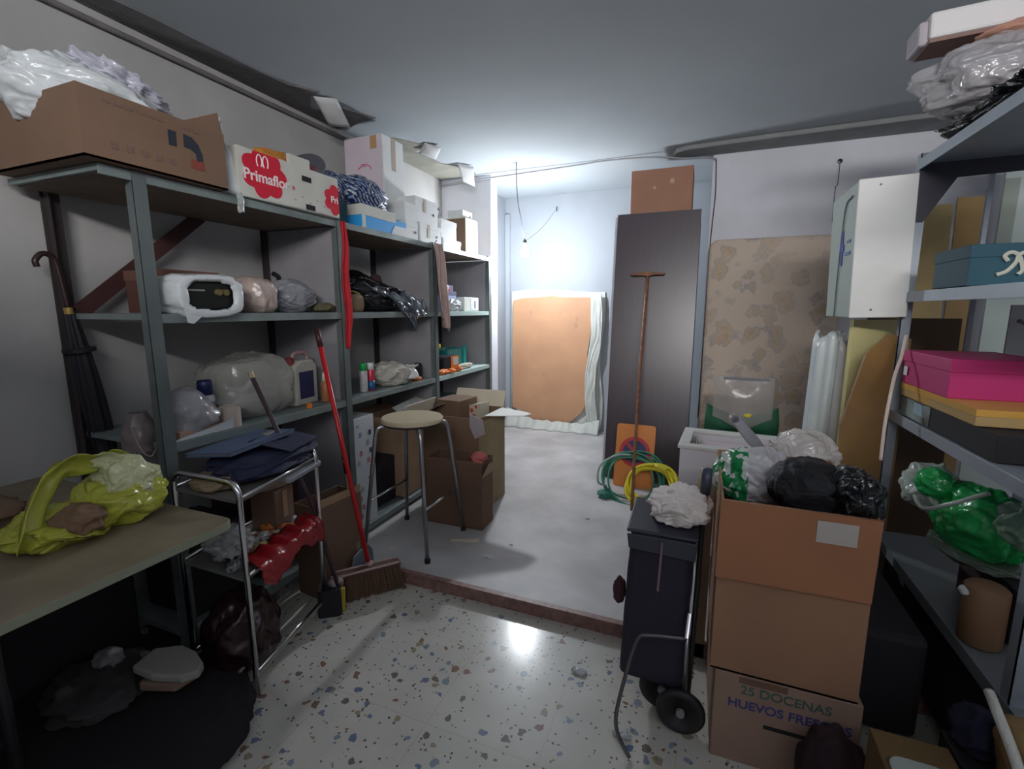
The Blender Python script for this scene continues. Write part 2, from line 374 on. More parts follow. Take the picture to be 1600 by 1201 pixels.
B().tube(smoothpath([(0, -.02, 0), (-.01, -.45, -.25), (-.04, -.865, -.44)]), .0015, 5).obj('thread', darksteel, t)

# ---------------- left shelving ----------------
SY = [1.09, 2.05, 3.0, 3.94]; XF = -1.8; XB = -2.34
SZ = [.12, .905, 1.385, 1.86]
t = T('steel_shelving', 'long grey steel shelving rack of three bays along the left wall', 'shelving', (XF, 2.5, 0))
def loc(b, o=(XF, 2.5, 0)): b.v = [(v[0]-o[0], v[1]-o[1], v[2]-o[2]) for v in b.v]; return b
for y in SY:
    for x in (XF, XB):
        fb = FB if y > STEP else 0
        s = 1 if x == XF else -1
        top = 1.86 if y < 3 else 1.87
        b = B().bx(x-.004, x+.001, y-.022, y+.022, fb, top) if s == 1 else B().bx(x-.001, x+.004, y-.03, y+.03, fb, top)
        b.bx(min(x, x-s*.04), max(x, x-s*.04), y-.022, y-.018, fb, top)
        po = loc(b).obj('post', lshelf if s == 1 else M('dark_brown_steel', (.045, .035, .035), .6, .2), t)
for k, z in enumerate(SZ):
    for i in range(3):
        y0, y1 = SY[i], SY[i+1]
        if k == 3 and i == 0: y0 = .97
        xf = XF-.006
        b = B().bx(XB+.005, xf, y0+.004, y1-.004, z-.022, z)
        b.bx(xf-.002, xf+.004, y0+.004, y1-.004, z-.034, z-.001)
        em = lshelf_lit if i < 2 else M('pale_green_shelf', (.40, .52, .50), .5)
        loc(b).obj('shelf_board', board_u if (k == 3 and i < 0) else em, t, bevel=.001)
        if k == 3:
            loc(B().bx(XB+.03, xf-.03, y0+.02, y1-.02, z-.026, z-.0225)).obj('shelf_underside', board_u, t)
for y in SY[1:]:
    b = B().bx(XB+.01, XF-.045, y-.012, y-.004, FB+.06, 1.83)
    loc(b).obj('side_panel', grey_board, t)
b = B(); p0, p1 = Vector((XB+.03, 1.12, 1.39)), Vector((XB+.03, 1.66, 1.85)); d = (p1-p0); ang = atan2(d.z, d.y)
b.box((p0+p1)/2, (.006, d.length, .06), rot=(ang, 0, 0)); loc(b).obj('brace', M('dark_red_steel', (.06, .02, .02), .6), t)

# ---------------- top shelf, bay one ----------------
ZT = 1.862
t = T('produce_carton', 'large brown open cardboard carton overhanging the near end of the top shelf', 'box', (-2.03, 1.155, ZT), 0)
carton(t, .54, .47, .205, kraft, lid=False, flaps=[('b', -8, .075), ('l', 20, .1), ('r', -172, .16)], inm=inner)
for i, (dy, sz) in enumerate(((-.16, .03), (-.125, .022), (-.095, .03), (-.06, .02), (-.03, .028), (.0, .022), (.09, .03), (.125, .02))):
    quad(t, 'printed_mark', M('faded_print', (.17, .10, .08), .8), (.2705, dy, .178), YP, ZP, .02, .011)
dk = M('dark_print', (.02, .025, .04), .7)
quad(t, 'printed_logo', dk, (.2705, .035, .130), YP, ZP, .026, .05)
poly(t, 'printed_logo', dk, (.2705, .075, .105), YP, ZP, [(0, .052), (.03, .048), (.052, .03), (.064, .0), (.066, -.025), (.044, -.03), (.04, -.004), (.022, .006), (.0, .008)])
quad(t, 'printed_logo', M('red_brown_print', (.22, .05, .035), .7), (.2705, .12, .062), YP, ZP, .05, .032)
for i in range(5): quad(t, 'printed_mark', M('faded_print', (.17, .10, .08), .8), (.2705, -.15+.045*i, .05), YP, ZP, .018, .02)
# white bag filling the carton
def w1(p): return Vector((p.x, p.y+.25*p.z*p.z, p.z*(1-.5*p.y)))
tag(lump(.21, .25, .125, 3, .20, 2.4, n=80, flat=.62, warp=lambda p: Vector((p.x, p.y, p.z*(1-1.3*p.y)))).obj('plastic_bag', bag_w, smooth=True), 'big bulging white plastic bag lying in the brown top shelf carton', 'bag', loc=(-2.05, 1.12, 2.0))
tag(lump(.07, .15, .055, 8, .35, 3, n=60, flat=.6).obj('plastic_wrap', plastic('shiny_wrap', (.62, .62, .72), .85, .08, .9), smooth=True), 'shiny crinkled clear wrap bundle on top of the bulging white bag', 'plastic wrap', loc=(-1.98, 1.17, 2.155), rot=(-.2, 0, .15))
tag(sack(.13, .09, .30, 11, neck=.35, top=.1, folds=11, amp=.16).obj('plastic_bag', bag_w, smooth=True, solid=.001), 'crumpled white plastic bag squeezed between brown carton and red flower box', 'bag', loc=(-1.93, 1.455, ZT))
# flower box
t = T('flower_box', 'white produce box printed with red flower and lettering on the top shelf', 'box', (-1.925, 1.745, ZT), -.02)
carton(t, .29, .56, .195, offwhite, lid=False, flaps=[])
B().bx(.13, .145, -.02, .10, .195, .235).obj('end_tab', offwhite, t)
redp = M('red_print', (.60, .01, .035), .5)
fx = .1455
def flower(T_, oy, oz, r, clip=None, a0=0):
    pts = []
    for i in range(96):
        a = 2*pi*i/96; rr = r*(.80+.20*abs(cos(3.5*a)))
        u, v = rr*cos(a)*1.08, rr*sin(a)
        u = max(clip[0]-oy, min(clip[1]-oy, u)) if clip else u
        v = max(.002-oz, min(.194-oz, v))
        pts.append((u, v))
    return poly(T_, 'printed_flower', redp, (fx, oy, oz), YP, ZP, pts)
flower(t, -.155, .112, .105, (-.279, .28)); flower(t, .26, .085, .075, (-.28, .279))
text(t, 'lettering', M('white_print', (.8, .75, .75), .5), 'Primaflor', .062, (fx+.0022, -.145, .092), YP, ZP)
for cy_ in (-.18, -.150): B().tube([(fx+.0022, cy_+.013*cos(a), .157+.026*sin(a)) for a in [-.9+5*k/14 for k in range(15)]], .0028, 5).obj('printed_emblem', M('white_print', (.8, .75, .75), .5), t)
text(t, 'lettering', M('white_print', (.8, .75, .75), .5), 'Pri', .045, (fx+.0022, .248, .085), YP, ZP)
text(t, 'lettering', redp, 'n', .03, (fx+.001, -.005, .09), YP, ZP)
for hy, hz in ((.075, .145), (.09, .02)):
    poly(t, 'hand_hole', black, (fx, hy, hz), YP, ZP, [(u, v*.5) for u, v in circle(.04, 20)] if 0 else [(max(-.028, min(.028, u*1.3)), max(-.012, min(.012, v))) for u, v in circle(.034, 24)])
for i in range(6): quad(t, 'printed_mark', M('pink_print', (.55, .30, .30), .6), (fx, .0+.045*i, .04+.02*(i % 2)), YP, ZP, .010, .006)
t = T('leather_shoe', 'orange brown shoe lying on top of the red flower box', 'shoe', (-1.90, 1.74, ZT+.165), .2)
lump(.05, .125, .055, 21, .15, 2.5, n=36, flat=.8, warp=lambda p: Vector((p.x, p.y, p.z+.02*(p.y > .05)))).obj('upper', M('orange_leather', (.55, .22, .03), .4, bump=.2), t, smooth=True)
B().prism([(.04*cos(a)*(1+.15*sin(a)), .115*sin(a)) for a in [2*pi*i/24 for i in range(24)]], .012, lambda u, v, h: (u, v, h-.006)).obj('sole', M('shoe_sole', (.30, .13, .05), .7), t)
t = T('grey_shoe', 'dark grey shoe standing on edge out of the red flower box', 'shoe', (-1.87, 1.90, ZT+.235), 0, rot=(.32, 0, 0))
B().prism([(.14*cos(a), .052*sin(a)*(1+.25*cos(a))) for a in [2*pi*i/36 for i in range(36)]], .016, lambda u, v, h: (h, u, v)).obj('sole', M('dark_grey_rubber', (.06, .06, .075), .6), t, bevel=.004)
lump(.04, .125, .045, 22, .12, 2.0, n=36, flat=0.0).obj('upper', M('maroon_fabric', (.12, .035, .05), .7), t, smooth=True).location = (-.01, -.01, -.03)
tag(lump(.06, .05, .05, 31, .3, 3, n=30).obj('plastic_bag', bag_w, smooth=True), 'small pale plastic scrap bag behind the left end of the red flower box', 'bag', loc=(-2.2, 1.62, ZT+.0))
# strip of tape hanging off shelf edge
tag(B().grid(lambda u, v: (-1.786+.006*sin(v*5), 1.44+.03*u+.01*v, 1.87-.075*v-.004*sin(u*6)), 5, 9).obj('tape_strip', M('foil_tape', (.55, .58, .56), .35, var=.4, vscale=60), smooth=True, solid=.001), 'torn silver tape strip dangling from the top shelf edge', 'tape')
# ---------------- top shelf, bay two ----------------
t = T('white_carton', 'tall white carton with brown tape standing at the back of the top shelf', 'box', (-2.155, 2.83, ZT), 0)
carton(t, .31, .23, .665, white_c)
quad(t, 'front_panel', pinkw, (0, -.1155, .3325), XP, ZP, .30, .65)
quad(t, 'tape', M('brown_tape', (.50, .30, .16), .35), (.085, -.1175, .62), XP, ZP, .05, .08)
quad(t, 'tape', M('tan_tape', (.42, .34, .28), .4), (.1555, .0, .56), YP, ZP, .045, .20)
for a0, a1, r in ((.3, 1.9, .05), (1.2, 2.6, .04)):
    B().tube([(.0+r*1.3*cos(a), -.1172, .44+r*sin(a)) for a in [a0+(a1-a0)*i/10 for i in range(11)]], .0035, 5).obj('printed_logo', M('magenta_print', (.65, .04, .25), .5), t)
# patterned navy bag: stripe material
pm = bpy.data.materials.new('navy_striped_paper'); pm.use_nodes = True; nt = pm.node_tree; bb = nt.nodes['Principled BSDF']; bb.inputs['Roughness'].default_value = .35
tc = nt.nodes.new('ShaderNodeTexCoord'); mp = nt.nodes.new('ShaderNodeMapping'); mp.inputs['Rotation'].default_value = (.7, 0, 0)
br = nt.nodes.new('ShaderNodeTexBrick'); br.inputs['Scale'].default_value = 30; br.inputs['Color1'].default_value = (.34, .38, .42, 1); br.inputs['Color2'].default_value = (.16, .24, .42, 1)
br.inputs['Mortar'].default_value = (.012, .02, .08, 1); br.inputs['Mortar Size'].default_value = .17; br.inputs['Brick Width'].default_value = 1.6; br.inputs['Row Height'].default_value = .55; br.inputs['Mortar Smooth'].default_value = .3
sw = nt.nodes.new('ShaderNodeSeparateXYZ'); cb = nt.nodes.new('ShaderNodeCombineXYZ')
nt.links.new(tc.outputs['Object'], mp.inputs[0]); nt.links.new(mp.outputs[0], sw.inputs[0]); nt.links.new(sw.outputs[1], cb.inputs[0]); nt.links.new(sw.outputs[2], cb.inputs[1])
nt.links.new(cb.outputs[0], br.inputs['Vector']); nt.links.new(br.outputs['Color'], bb.inputs['Base Color'])
t = T('teal_box', 'dark teal lidded box between the red flower box and blue shoebox', 'box', (-1.98, 2.115, ZT))
carton(t, .24, .13, .115, teal_m); B().bx(-.122, .122, -.067, .067, .085, .12).obj('lid', teal_m, t)
t = T('shoebox', 'white and bright blue shoebox under the navy patterned bag', 'box', (-1.965, 2.50, ZT), 0)
carton(t, .25, .44, .095, M('bright_blue_card', (.03, .33, .75), .45))
B().bx(-.127, .128, -.222, .10, .075, .135).obj('lid', offwhite, t, bevel=.002)
poly(t, 'printed_panel', offwhite, (.1255, 0, 0), YP, ZP, [(-.22, .0), (-.19, .0), (-.19, .095), (-.22, .095)])
poly(t, 'printed_panel', white_c, (.1255, 0, 0), YP, ZP, [(.05, .002), (.22, .002), (.22, .06), (.09, .06)])
tag(lump(.12, .19, .10, 41, .16, 2.2, n=60, flat=.75, pw=2.6, warp=lambda p: Vector((p.x, p.y, p.z*(1-.45*p.y)))).obj('patterned_bag', pm, smooth=True), 'folded navy bag with pale dashed pattern on the blue shoebox', 'bag', loc=(-1.96, 2.42, ZT+.135), rz=.05)
tag(lump(.07, .10, .09, 43, .2, 3, n=40, flat=.8, pw=2.5).obj('patterned_bag', pm, smooth=True), 'small navy patterned bag sitting on the teal box', 'bag', loc=(-1.96, 2.15, ZT+.12))
# small white archive boxes
def archive(x, y, z, w, d, h, lb, hole=True, tape=False, m=white_c, grp='small white boxes on the top shelf'):
    t = T('white_box', lb, 'box', (x, y, z), 0, grp)
    carton(t, w, d, h, m)
    B().bx(-w/2-.002, w/2+.002, -d/2-.002, d/2+.002, h-.03, h+.002).obj('lid', m, t, bevel=.001)
    if hole: poly(t, 'finger_hole', black, (w/2+.0025 if h-.05 > h*.5 else w/2+.0005, d*.28, h*.45), YP, ZP, circle(.009, 14))
    if tape: quad(t, 'tape', M('tan_tape2', (.5, .42, .32), .4), (w/2+.0025, -d*.1, h-.045), YP, ZP, .03, .09)
    return t
archive(-1.945, 2.79, ZT, .20, .14, .115, 'white box on the top shelf just right of the blue shoebox')
archive(-1.95, 2.80, ZT+.118, .20, .16, .115, 'white box stacked on the one beside the blue shoebox', False)
archive(-1.945, 3.03, ZT, .20, .28, .13, 'wide white box with a tape strip, bottom of the tallest pair', True, True)
archive(-1.955, 3.0, ZT+.133, .20, .29, .165, 'taller taped white box with dark finger hole, top of its pair', True, True)
archive(-1.945, 3.34, ZT, .20, .28, .07, 'low bright white box at the foot of the pair nearest the cream file', False)
archive(-1.955, 3.31, ZT+.073, .20, .24, .135, 'white box resting on the low bright one beside the cream file', False)
t = T('magazine_file', 'cream upright file box with brown side at the shelf end', 'file box', (-1.98, 3.73, ZT))
carton(t, .22, .22, .29, cream, lid=False)
quad(t, 'side_panel', kraft, (0, -.1105, .145), XP, ZP, .21, .28)
quad(t, 'rear_panel', kraft, (.05, .1115, .14), XN, ZP, .1, .26)
B().bx(-.09, .09, -.09, .09, .01, .28).obj('papers', cream, t)
archive(-1.97, 3.71, ZT+.292, .14, .17, .06, 'small white lidded box perched on top of the cream file', True)
tag(sack(.17, .20, .30, 51, neck=.3, top=.12, folds=8, amp=.10, ears=True).obj('plastic_bag', plastic('grey_white_plastic', (.48, .47, .52), .8), smooth=True), 'greyish white plastic bag with handles behind the small white boxes', 'bag', loc=(-2.14, 3.50, ZT+.0), rot=(0, 0, .3))

# ---------------- second shelf ----------------
Z2 = 1.387
t = T('brown_box', 'dark reddish brown box at the back of the second shelf', 'box', (-2.10, 1.36, Z2))
carton(t, .26, .22, .165, M('red_brown_card', (.11, .045, .035), .7)); B().bx(-.132, .132, -.112, .112, .13, .17).obj('lid', M('red_brown_card2', (.15, .07, .05), .7), t)
def torus_bag(w, h, dep, seed):
    def f(u, v):
        a = 2*pi*u; sx = math.copysign(abs(cos(a))**.6, cos(a)); sz = math.copysign(abs(sin(a))**.6, sin(a))
        r = [.62, .74, .92, 1.0, 1.0, .97, .9][min(6, int(v*6))]; t_ = v*6-int(v*6) if v < 1 else 0
        rr = [.66, .76, .94, 1.03, 1.02, .96, .85, .85]; k = min(6, int(v*6)); r = rr[k]+(rr[k+1]-rr[k])*(v*6-k)
        xx = [.0, .012, .01, -.02, -.06, -.12, -.2, -.2]; x = xx[k]+(xx[k+1]-xx[k])*(v*6-k)
        q = 1+.10*nz((cos(a)*2, sin(a)*2, v*2), 1.6, seed)+.05*nz((cos(a)*6, sin(a)*6, v*4), 1.5, seed)
        return (x*dep/.2, w*.5*sx*r*q, h*.5*sz*r*q)
    return B().grid(f, 72, 19, closeu=True)
t = T('bagged_radio', 'black boxed device in an open white plastic bag on the second shelf edge', 'bag', (-1.775, 1.29, Z2+.065), 0)
torus_bag(.27, .165, .22, 5).obj('bag_film', bag_w, t, smooth=True, solid=.002)
B().bx(-.2, -.012, -.10, .10, -.05, .052).obj('device', M('device_black', (.012, .013, .013), .3), t, bevel=.004)
B().lathe([(.014, 0), (.012, .012)], M4=Matrix.Translation((-.012, .035, .015)) @ Matrix.Rotation(pi/2, 4, 'Y')).obj('knob', M('brass', (.28, .23, .10), .35, .6), t)
B().lathe([(.014, 0), (.012, .012)], M4=Matrix.Translation((-.012, .065, .015)) @ Matrix.Rotation(pi/2, 4, 'Y')).obj('knob', M('brass', (.28, .23, .10), .35, .6), t)
B().bx(-.012, -.008, -.09, -.02, .018, .024).obj('slot', M('pale_slot', (.3, .3, .27), .4), t)
poly(t, 'bag_tip', bag_w, (.01, -.08, -.05), YP, ZP, [(-.04, .0), (.06, .0), (-.01, -.055), (-.03, -.05)], .002)
tag(lump(.11, .075, .085, 61, .10, 2, n=44, flat=.9, pw=3).obj('plastic_bag', bag_p, smooth=True), 'rounded pinkish bag right of the bagged black device', 'bag', loc=(-1.93, 1.60, Z2))
t = T('grey_bag', 'tied translucent grey bag with a shiny end on the second shelf', 'bag', (-1.95, 1.83, Z2))
lump(.11, .13, .088, 63, .14, 2.2, n=60, flat=.85).obj('bag_body', bag_g, t, smooth=True)
B().tube(smoothpath([(0, -.06, .14), (.01, -.07, .17), (.01, -.10, .185)]), [.02]*0 or .012, 8).obj('knot', black, t)
tag(lump(.05, .06, .025, 64, .3, 3, n=24).obj('cloth_scrap', M('scrap_olive', (.10, .09, .05), .9), smooth=True), 'small dark cloth scrap behind the tied grey bag', 'cloth', loc=(-1.87, 1.975, Z2))
# bay two: black garbage bag
def wb(p):
    return Vector((p.x+.10*max(0, p.y), p.y, p.z*(1.15-1.4*max(0, p.y+.05))))
t = T('black_bag', 'large black refuse bag drooping over the second shelf edge', 'bag', (-2.0, 2.45, Z2))
lump(.18, .30, .115, 71, .22, 2.0, n=80, flat=.85, warp=wb).obj('bag_body', bag_k, t, smooth=True)
def tail(u, v):
    w_ = .14*(1-v)**1.0+.015
    return (.16+.075*sin(min(1, v*2)*pi/2)+.02*nz((u*3, v*4, 0), 1.5, 2), .02+.21*v+(u-.5)*w_*2.0, .12-.14*v*v-.10*v+.035*nz((u*6, v*5, 1), 1.2, 8))
B().grid(tail, 24, 30).obj('bag_tail', plastic('glossy_black_film', (.05, .06, .08), 1, .06, 1.0), t, smooth=True, solid=.003)
def flapf(u, v):
    return (.2+.03*v, .19+.20*u, .09-.14*v*(1-u*.2)+.03*nz((u*4, v*4, 4), 1.2, 8))
B().grid(flapf, 14, 14).obj('bag_fold', plastic('glossy_black_film', (.05, .06, .08), 1, .06, 1.0), t, smooth=True, solid=.003)
tag(lump(.04, .045, .05, 73, .1, 2, n=30).obj('wool_ball', M('brown_wool', (.07, .03, .035), .95, bump=.8, bscale=60), smooth=True), 'round dark brown ball on top of the black refuse bag', 'ball', loc=(-2.06, 2.66, Z2+.155))
t = T('brown_packet', 'small brown paper packet at the left of the black refuse bag', 'packet', (-1.86, 2.19, Z2))
lump(.05, .06, .055, 74, .12, 2, n=30, pw=3).obj('paper', M('packet_paper', (.16, .11, .06), .8), t, smooth=True)
B().tube(smoothpath([(-.02, -.04, .10), (0, 0, .115), (.02, .04, .10)]), .006, 6).obj('twist', M('packet_gold', (.35, .28, .12), .3, .5), t)
# bay three, second shelf
t = T('blue_white_bag', 'blue and white printed bag behind the brown hanging cloth', 'bag', (-1.96, 3.34, Z2))
carton(t, .16, .22, .15, M('bluish_card', (.28, .34, .50), .5)); B().bx(-.082, .082, -.112, .112, .125, .155).obj('lid', M('dark_blue_card', (.05, .06, .16), .5), t)
lump(.05, .10, .05, 81, .3, 3, n=36).obj('white_tissue', bag_w, t, smooth=True).location = (.11, .0, 0)
t = T('small_white_box', 'small off-white box with a printed end on the second shelf', 'box', (-1.92, 3.66, Z2))
carton(t, .15, .27, .115, offwhite); quad(t, 'end_label', white_c, (.0755, .05, .06), YP, ZP, .14, .10); quad(t, 'printed_mark', M('mauve_print', (.30, .22, .42), .5), (.0775, .06, .055), YP, ZP, .025, .06)
t = T('pinkish_booklet', 'pale upright booklet behind the small off-white box', 'booklet', (-2.05, 3.62, Z2), .1)
B().bx(-.012, .012, -.08, .08, 0, .22).obj('pages', M('mauve_card', (.38, .38, .50), .6), t); B().bx(.012, .0135, -.02, .01, .16, .19).obj('printed_mark', redp, t)

# ---------------- third shelf ----------------
Z3 = .907
def hang_bag(u, v):
    a = 2*pi*u; r = .022+.026*sin(min(1, v*1.25)*pi*.62)
    return (1.0*r*cos(a)*(1+.15*nz((cos(a), sin(a), v*2), 2, 4)), 1.25*r*sin(a)*(1+.15*nz((cos(a), sin(a), v*2), 2, 9)), .07-.15*v)
t = T('open_bag', 'brownish open plastic bag hanging left of the front shelf post', 'bag', (-1.95, 1.08, .95))
B().grid(hang_bag, 40, 22, closeu=True).obj('bag_film', plastic('dusty_bag_film', (.22, .18, .18), .85), t, smooth=True, solid=.002)
B().tube(smoothpath([(.03, -.045, .03), (.045, -.03, -.06), (.05, .0, -.095), (.045, .03, -.05), (.03, .045, .02)]), .003, 6).obj('handle', plastic('dusty_bag_rim', (.40, .32, .30), 1), t, smooth=True)
def curl(u, v):
    a = -.2+2.6*v
    return (-.12+.24*u+.01*sin(v*9), -.10+.22*v, .13*sin(a)*(1-.2*u)+.012*nz((u*5, v*5, 0), 1.5, 12))
t = T('grey_white_bag', 'slumped pale plastic bag at the near end of the third shelf', 'bag', (-1.90, 1.235, Z3))
lump(.10, .11, .10, 91, .15, 2, n=50, warp=lambda p: Vector((p.x, p.y, p.z*(1-2.8*max(0, p.y+.0))))).obj('bag_film', plastic('dull_white_plastic', (.40, .39, .41), .95), t, smooth=True)
B().bx(-.06, .075, -.09, .10, .0, .03).obj('contents', M('tan_contents', (.42, .28, .2), .7), t, bevel=.005)
poly(t, 'bag_lip', bag_w, (.083, 0, 0), YP, ZP, [(-.12, 0), (.12, .0), (.13, .05), (.08, .03), (-.12, .006)], .003)
def can(name, lb, cat, x, y, z, r, h, bodym, capm, caph, grp=None, band=None):
    t = T(name, lb, cat, (x, y, z), 0, grp)
    B().lathe([(r*.92, 0), (r, .004), (r, h*.9), (r*.8, h*.97), (r*.55, h)]).obj('can_body', bodym, t, smooth=True)
    B().lathe([(r*.86, h*.93), (r*.86, h+caph*.85), (r*.75, h+caph), (.001, h+caph)]).obj('cap', capm, t, smooth=True)
    if band: B().lathe([(r*1.01, h*band[1]), (r*1.01, h*band[2])]).obj('label_band', band[0], t, smooth=True)
    return t
can('spray_can', 'tall white spray can with navy cap on the third shelf', 'spray can', -1.935, 1.335, Z3, .033, .145, M('can_white', (.55, .55, .58), .3, var=.3, vscale=30), M('navy_cap', (.012, .015, .09), .4), .055, None, (M('can_blue', (.12, .16, .35), .4), .62, .76))
t = T('paper_roll', 'cream paper roll standing in front of the navy capped can', 'roll', (-1.85, 1.375, Z3))
B().lathe([(.04, 0), (.04, .088), (.016, .088), (.016, .02)]).obj('roll', M('roll_paper', (.52, .44, .38), .8, bump=.1), t, smooth=False)
t = T('clear_sack', 'large cloudy transparent sack bulging on the third shelf', 'bag', (-2.02, 1.60, Z3))
lump(.16, .20, .155, 95, .10, 1.8, n=70, flat=.85, pw=2.8).obj('bag_film', plastic('cloudy_plastic', (.55, .55, .50), .50, .08, .5), t, smooth=True)
lump(.12, .15, .08, 96, .15, 2, n=40, flat=.9).obj('contents', M('grey_contents', (.26, .26, .25), .8), t, smooth=True)
t = T('jerrycan', 'off-white jerrycan with navy label and dark red cap', 'canister', (-1.955, 1.86, Z3), .1)
b = B().prism([(-.085, 0), (.085, 0), (.085, .20), (.055, .235), (-.035, .235), (-.085, .205)], .09, lambda u, v, h: (h-.045, u, v)); b.obj('canister_body', M('canister_plastic', (.42, .41, .36), .4), t, bevel=.01)
B().bx(.0455, .047, -.055, .05, .035, .175).obj('label_sticker', M('navy_label', (.015, .02, .08), .5), t)
B().tube(smoothpath([(0, -.04, .23), (0, -.035, .265), (0, .03, .27), (0, .06, .255), (0, .07, .215)]), .011, 8).obj('handle', M('pinkish_handle', (.35, .22, .22), .5), t, smooth=True)
B().lathe([(.022, .21), (.022, .245), (.018, .25)], c=(0, -.065, 0)).obj('cap', M('dark_red_cap', (.18, .02, .03), .4), t)
t = T('orange_bottle', 'small brown orange bottle in front of the jerrycan', 'bottle', (-1.875, 1.955, Z3))
B().lathe([(.022, 0), (.024, .005), (.024, .10), (.018, .112)]).obj('bottle_body', M('amber_plastic', (.36, .15, .06), .4), t, smooth=True)
B().lathe([(.018, .112), (.012, .155), (.004, .165)]).obj('nozzle', cream, t, smooth=True)
tag(B().lathe([(.013, 0), (.014, .02), (.004, .026)]).obj('bottle_cap', orange_p), 'little orange cap lying before the jerrycan on the shelf', 'cap', loc=(-1.83, 1.79, Z3))
can('spray_can', 'white aerosol can with bright green cap on the third shelf', 'spray can', -1.89, 2.285, Z3, .024, .135, M('can_grey', (.50, .50, .50), .3, var=.3, vscale=30), M('green_cap', (.01, .35, .08), .4), .04, 'aerosol cans on the third shelf')
can('spray_can', 'red and blue aerosol can with white cap on the third shelf', 'spray can', -1.89, 2.352, Z3, .024, .135, M('can_red', (.50, .02, .05), .3), white_c, .035, 'aerosol cans on the third shelf', (M('can_teal', (.02, .12, .28), .3), .05, .45))
t = T('clear_bag', 'twisted milky transparent bag right of the aerosol cans', 'bag', (-1.92, 2.60, Z3))
lump(.12, .15, .085, 101, .18, 2.2, n=60, flat=.8, warp=lambda p: Vector((p.x, p.y, p.z*(1-1.0*p.y)))).obj('bag_body', plastic('milky_plastic', (.52, .50, .44), .9, .15, .6), t, smooth=True)
sack(.05, .05, .09, 102, neck=.3, top=.6, folds=9, amp=.2, n=36, m=20).obj('bag_mouth', plastic('bright_milky', (.70, .70, .70), .95, .1, .6), t, smooth=True, solid=.001).location = (.09, .10, .03)
tag(lump(.05, .05, .06, 104, .25, 2.4, n=30).obj('red_rag', M('dark_red_cloth', (.22, .02, .03), .8), smooth=True), 'dark red rag behind the milky transparent bag', 'cloth', loc=(-2.0, 2.80, Z3))
tag(lump(.025, .05, .016, 105, .4, 3, n=24).obj('orange_wrapper', orange_p, smooth=True), 'small orange wrapper at the foot of the dark tin', 'wrapper', loc=(-1.85, 2.80, Z3))
can('dark_tin', 'small black tin beside the shelf post on the third shelf', 'tin', -1.91, 2.905, Z3, .032, .10, blackm, black, .01)
# bay three, third shelf
t = T('spray_bottle', 'spray bottle with yellow trigger behind the black box', 'spray bottle', (-1.90, 3.12, Z3))
B().lathe([(.035, 0), (.037, .01), (.037, .12), (.016, .18), (.014, .20)]).obj('bottle_body', M('grey_green_bottle', (.25, .30, .28), .3), t, smooth=True)
B().bx(-.02, .055, -.012, .012, .205, .235).bx(.03, .042, -.006, .006, .165, .21).obj('trigger', yellow_p, t, bevel=.004)
B().bx(-.035, -.015, -.012, .012, .19, .24).obj('trigger_back', orange_p, t, bevel=.004)
t = T('black_box', 'black carton with orange and white end on the third shelf', 'box', (-1.89, 3.27, Z3+.025), -.15)
carton(t, .13, .19, .105, M('black_card', (.02, .02, .03), .4)); quad(t, 'end_label', orange_p, (.0655, .04, .055), YP, ZP, .10, .10); quad(t, 'printed_panel', offwhite, (.0675, .045, .065), YP, ZP, .06, .06)
for i, (x, y, s, lb) in enumerate(((-1.85, 3.15, .045, 'orange crumpled wrapper under the near corner of the black carton'), (-1.84, 3.26, .04, 'orange crumpled wrapper in front of the black carton'), (-1.85, 3.38, .035, 'orange crumpled wrapper right of the black carton'))):
    tag(lump(s, s*1.5, .02, 110+i, .4, 3, n=26).obj('orange_wrapper', M('orange_film', (.8, .20, .04), .35), smooth=True), lb, 'wrapper', 'orange wrappers around the black carton', loc=(x, y, Z3), rz=i*.7)
tag(lump(.035, .13, .022, 121, .35, 3, n=36).obj('cream_cloth', M('cream_rag', (.5, .46, .38), .8), smooth=True), 'cream folded rag along the pale green shelf edge', 'cloth', loc=(-1.87, 3.56, Z3))
t = T('teal_basket', 'translucent teal plastic basket at the back of the pale green shelf', 'basket', (-2.05, 3.58, Z3))
tp = plastic('teal_plastic', (.02, .28, .28), .75, .2, .1)
b = B().prism([(-.14, 0), (.14, 0), (.17, .16), (.16, .16), (.132, .006), (-.132, .006), (-.16, .16), (-.17, .16)], .2, lambda u, v, h: (h-.1, u, v)); b.obj('basket_side', tp, t)
B().bx(-.1, -.096, -.15, .15, 0, .16).bx(.096, .1, -.15, .15, 0, .16).obj('basket_end', tp, t)
B().bx(.10, .112, .10, .15, .0, .19).obj('handle', M('teal_solid', (.01, .26, .22), .4), t, bevel=.003)
# bay three lower
t = T('pale_box', 'pale blue-green box stored under the pale green shelf', 'box', (-2.0, 3.28, .47))
carton(t, .3, .26, .24, M('pale_teal_card', (.33, .40, .40), .6)); B().bx(-.152, .152, -.132, .132, .2, .245).obj('lid', M('dark_lid', (.03, .05, .06), .5), t)
t = T('brown_crate', 'brown carton under the pale box in the last bay', 'box', (-2.0, 3.36, .122))
carton(t, .32, .5, .343, kraft_d); quad(t, 'tape', kraft_l, (.1605, 0, .3), YP, ZP, .4, .05)
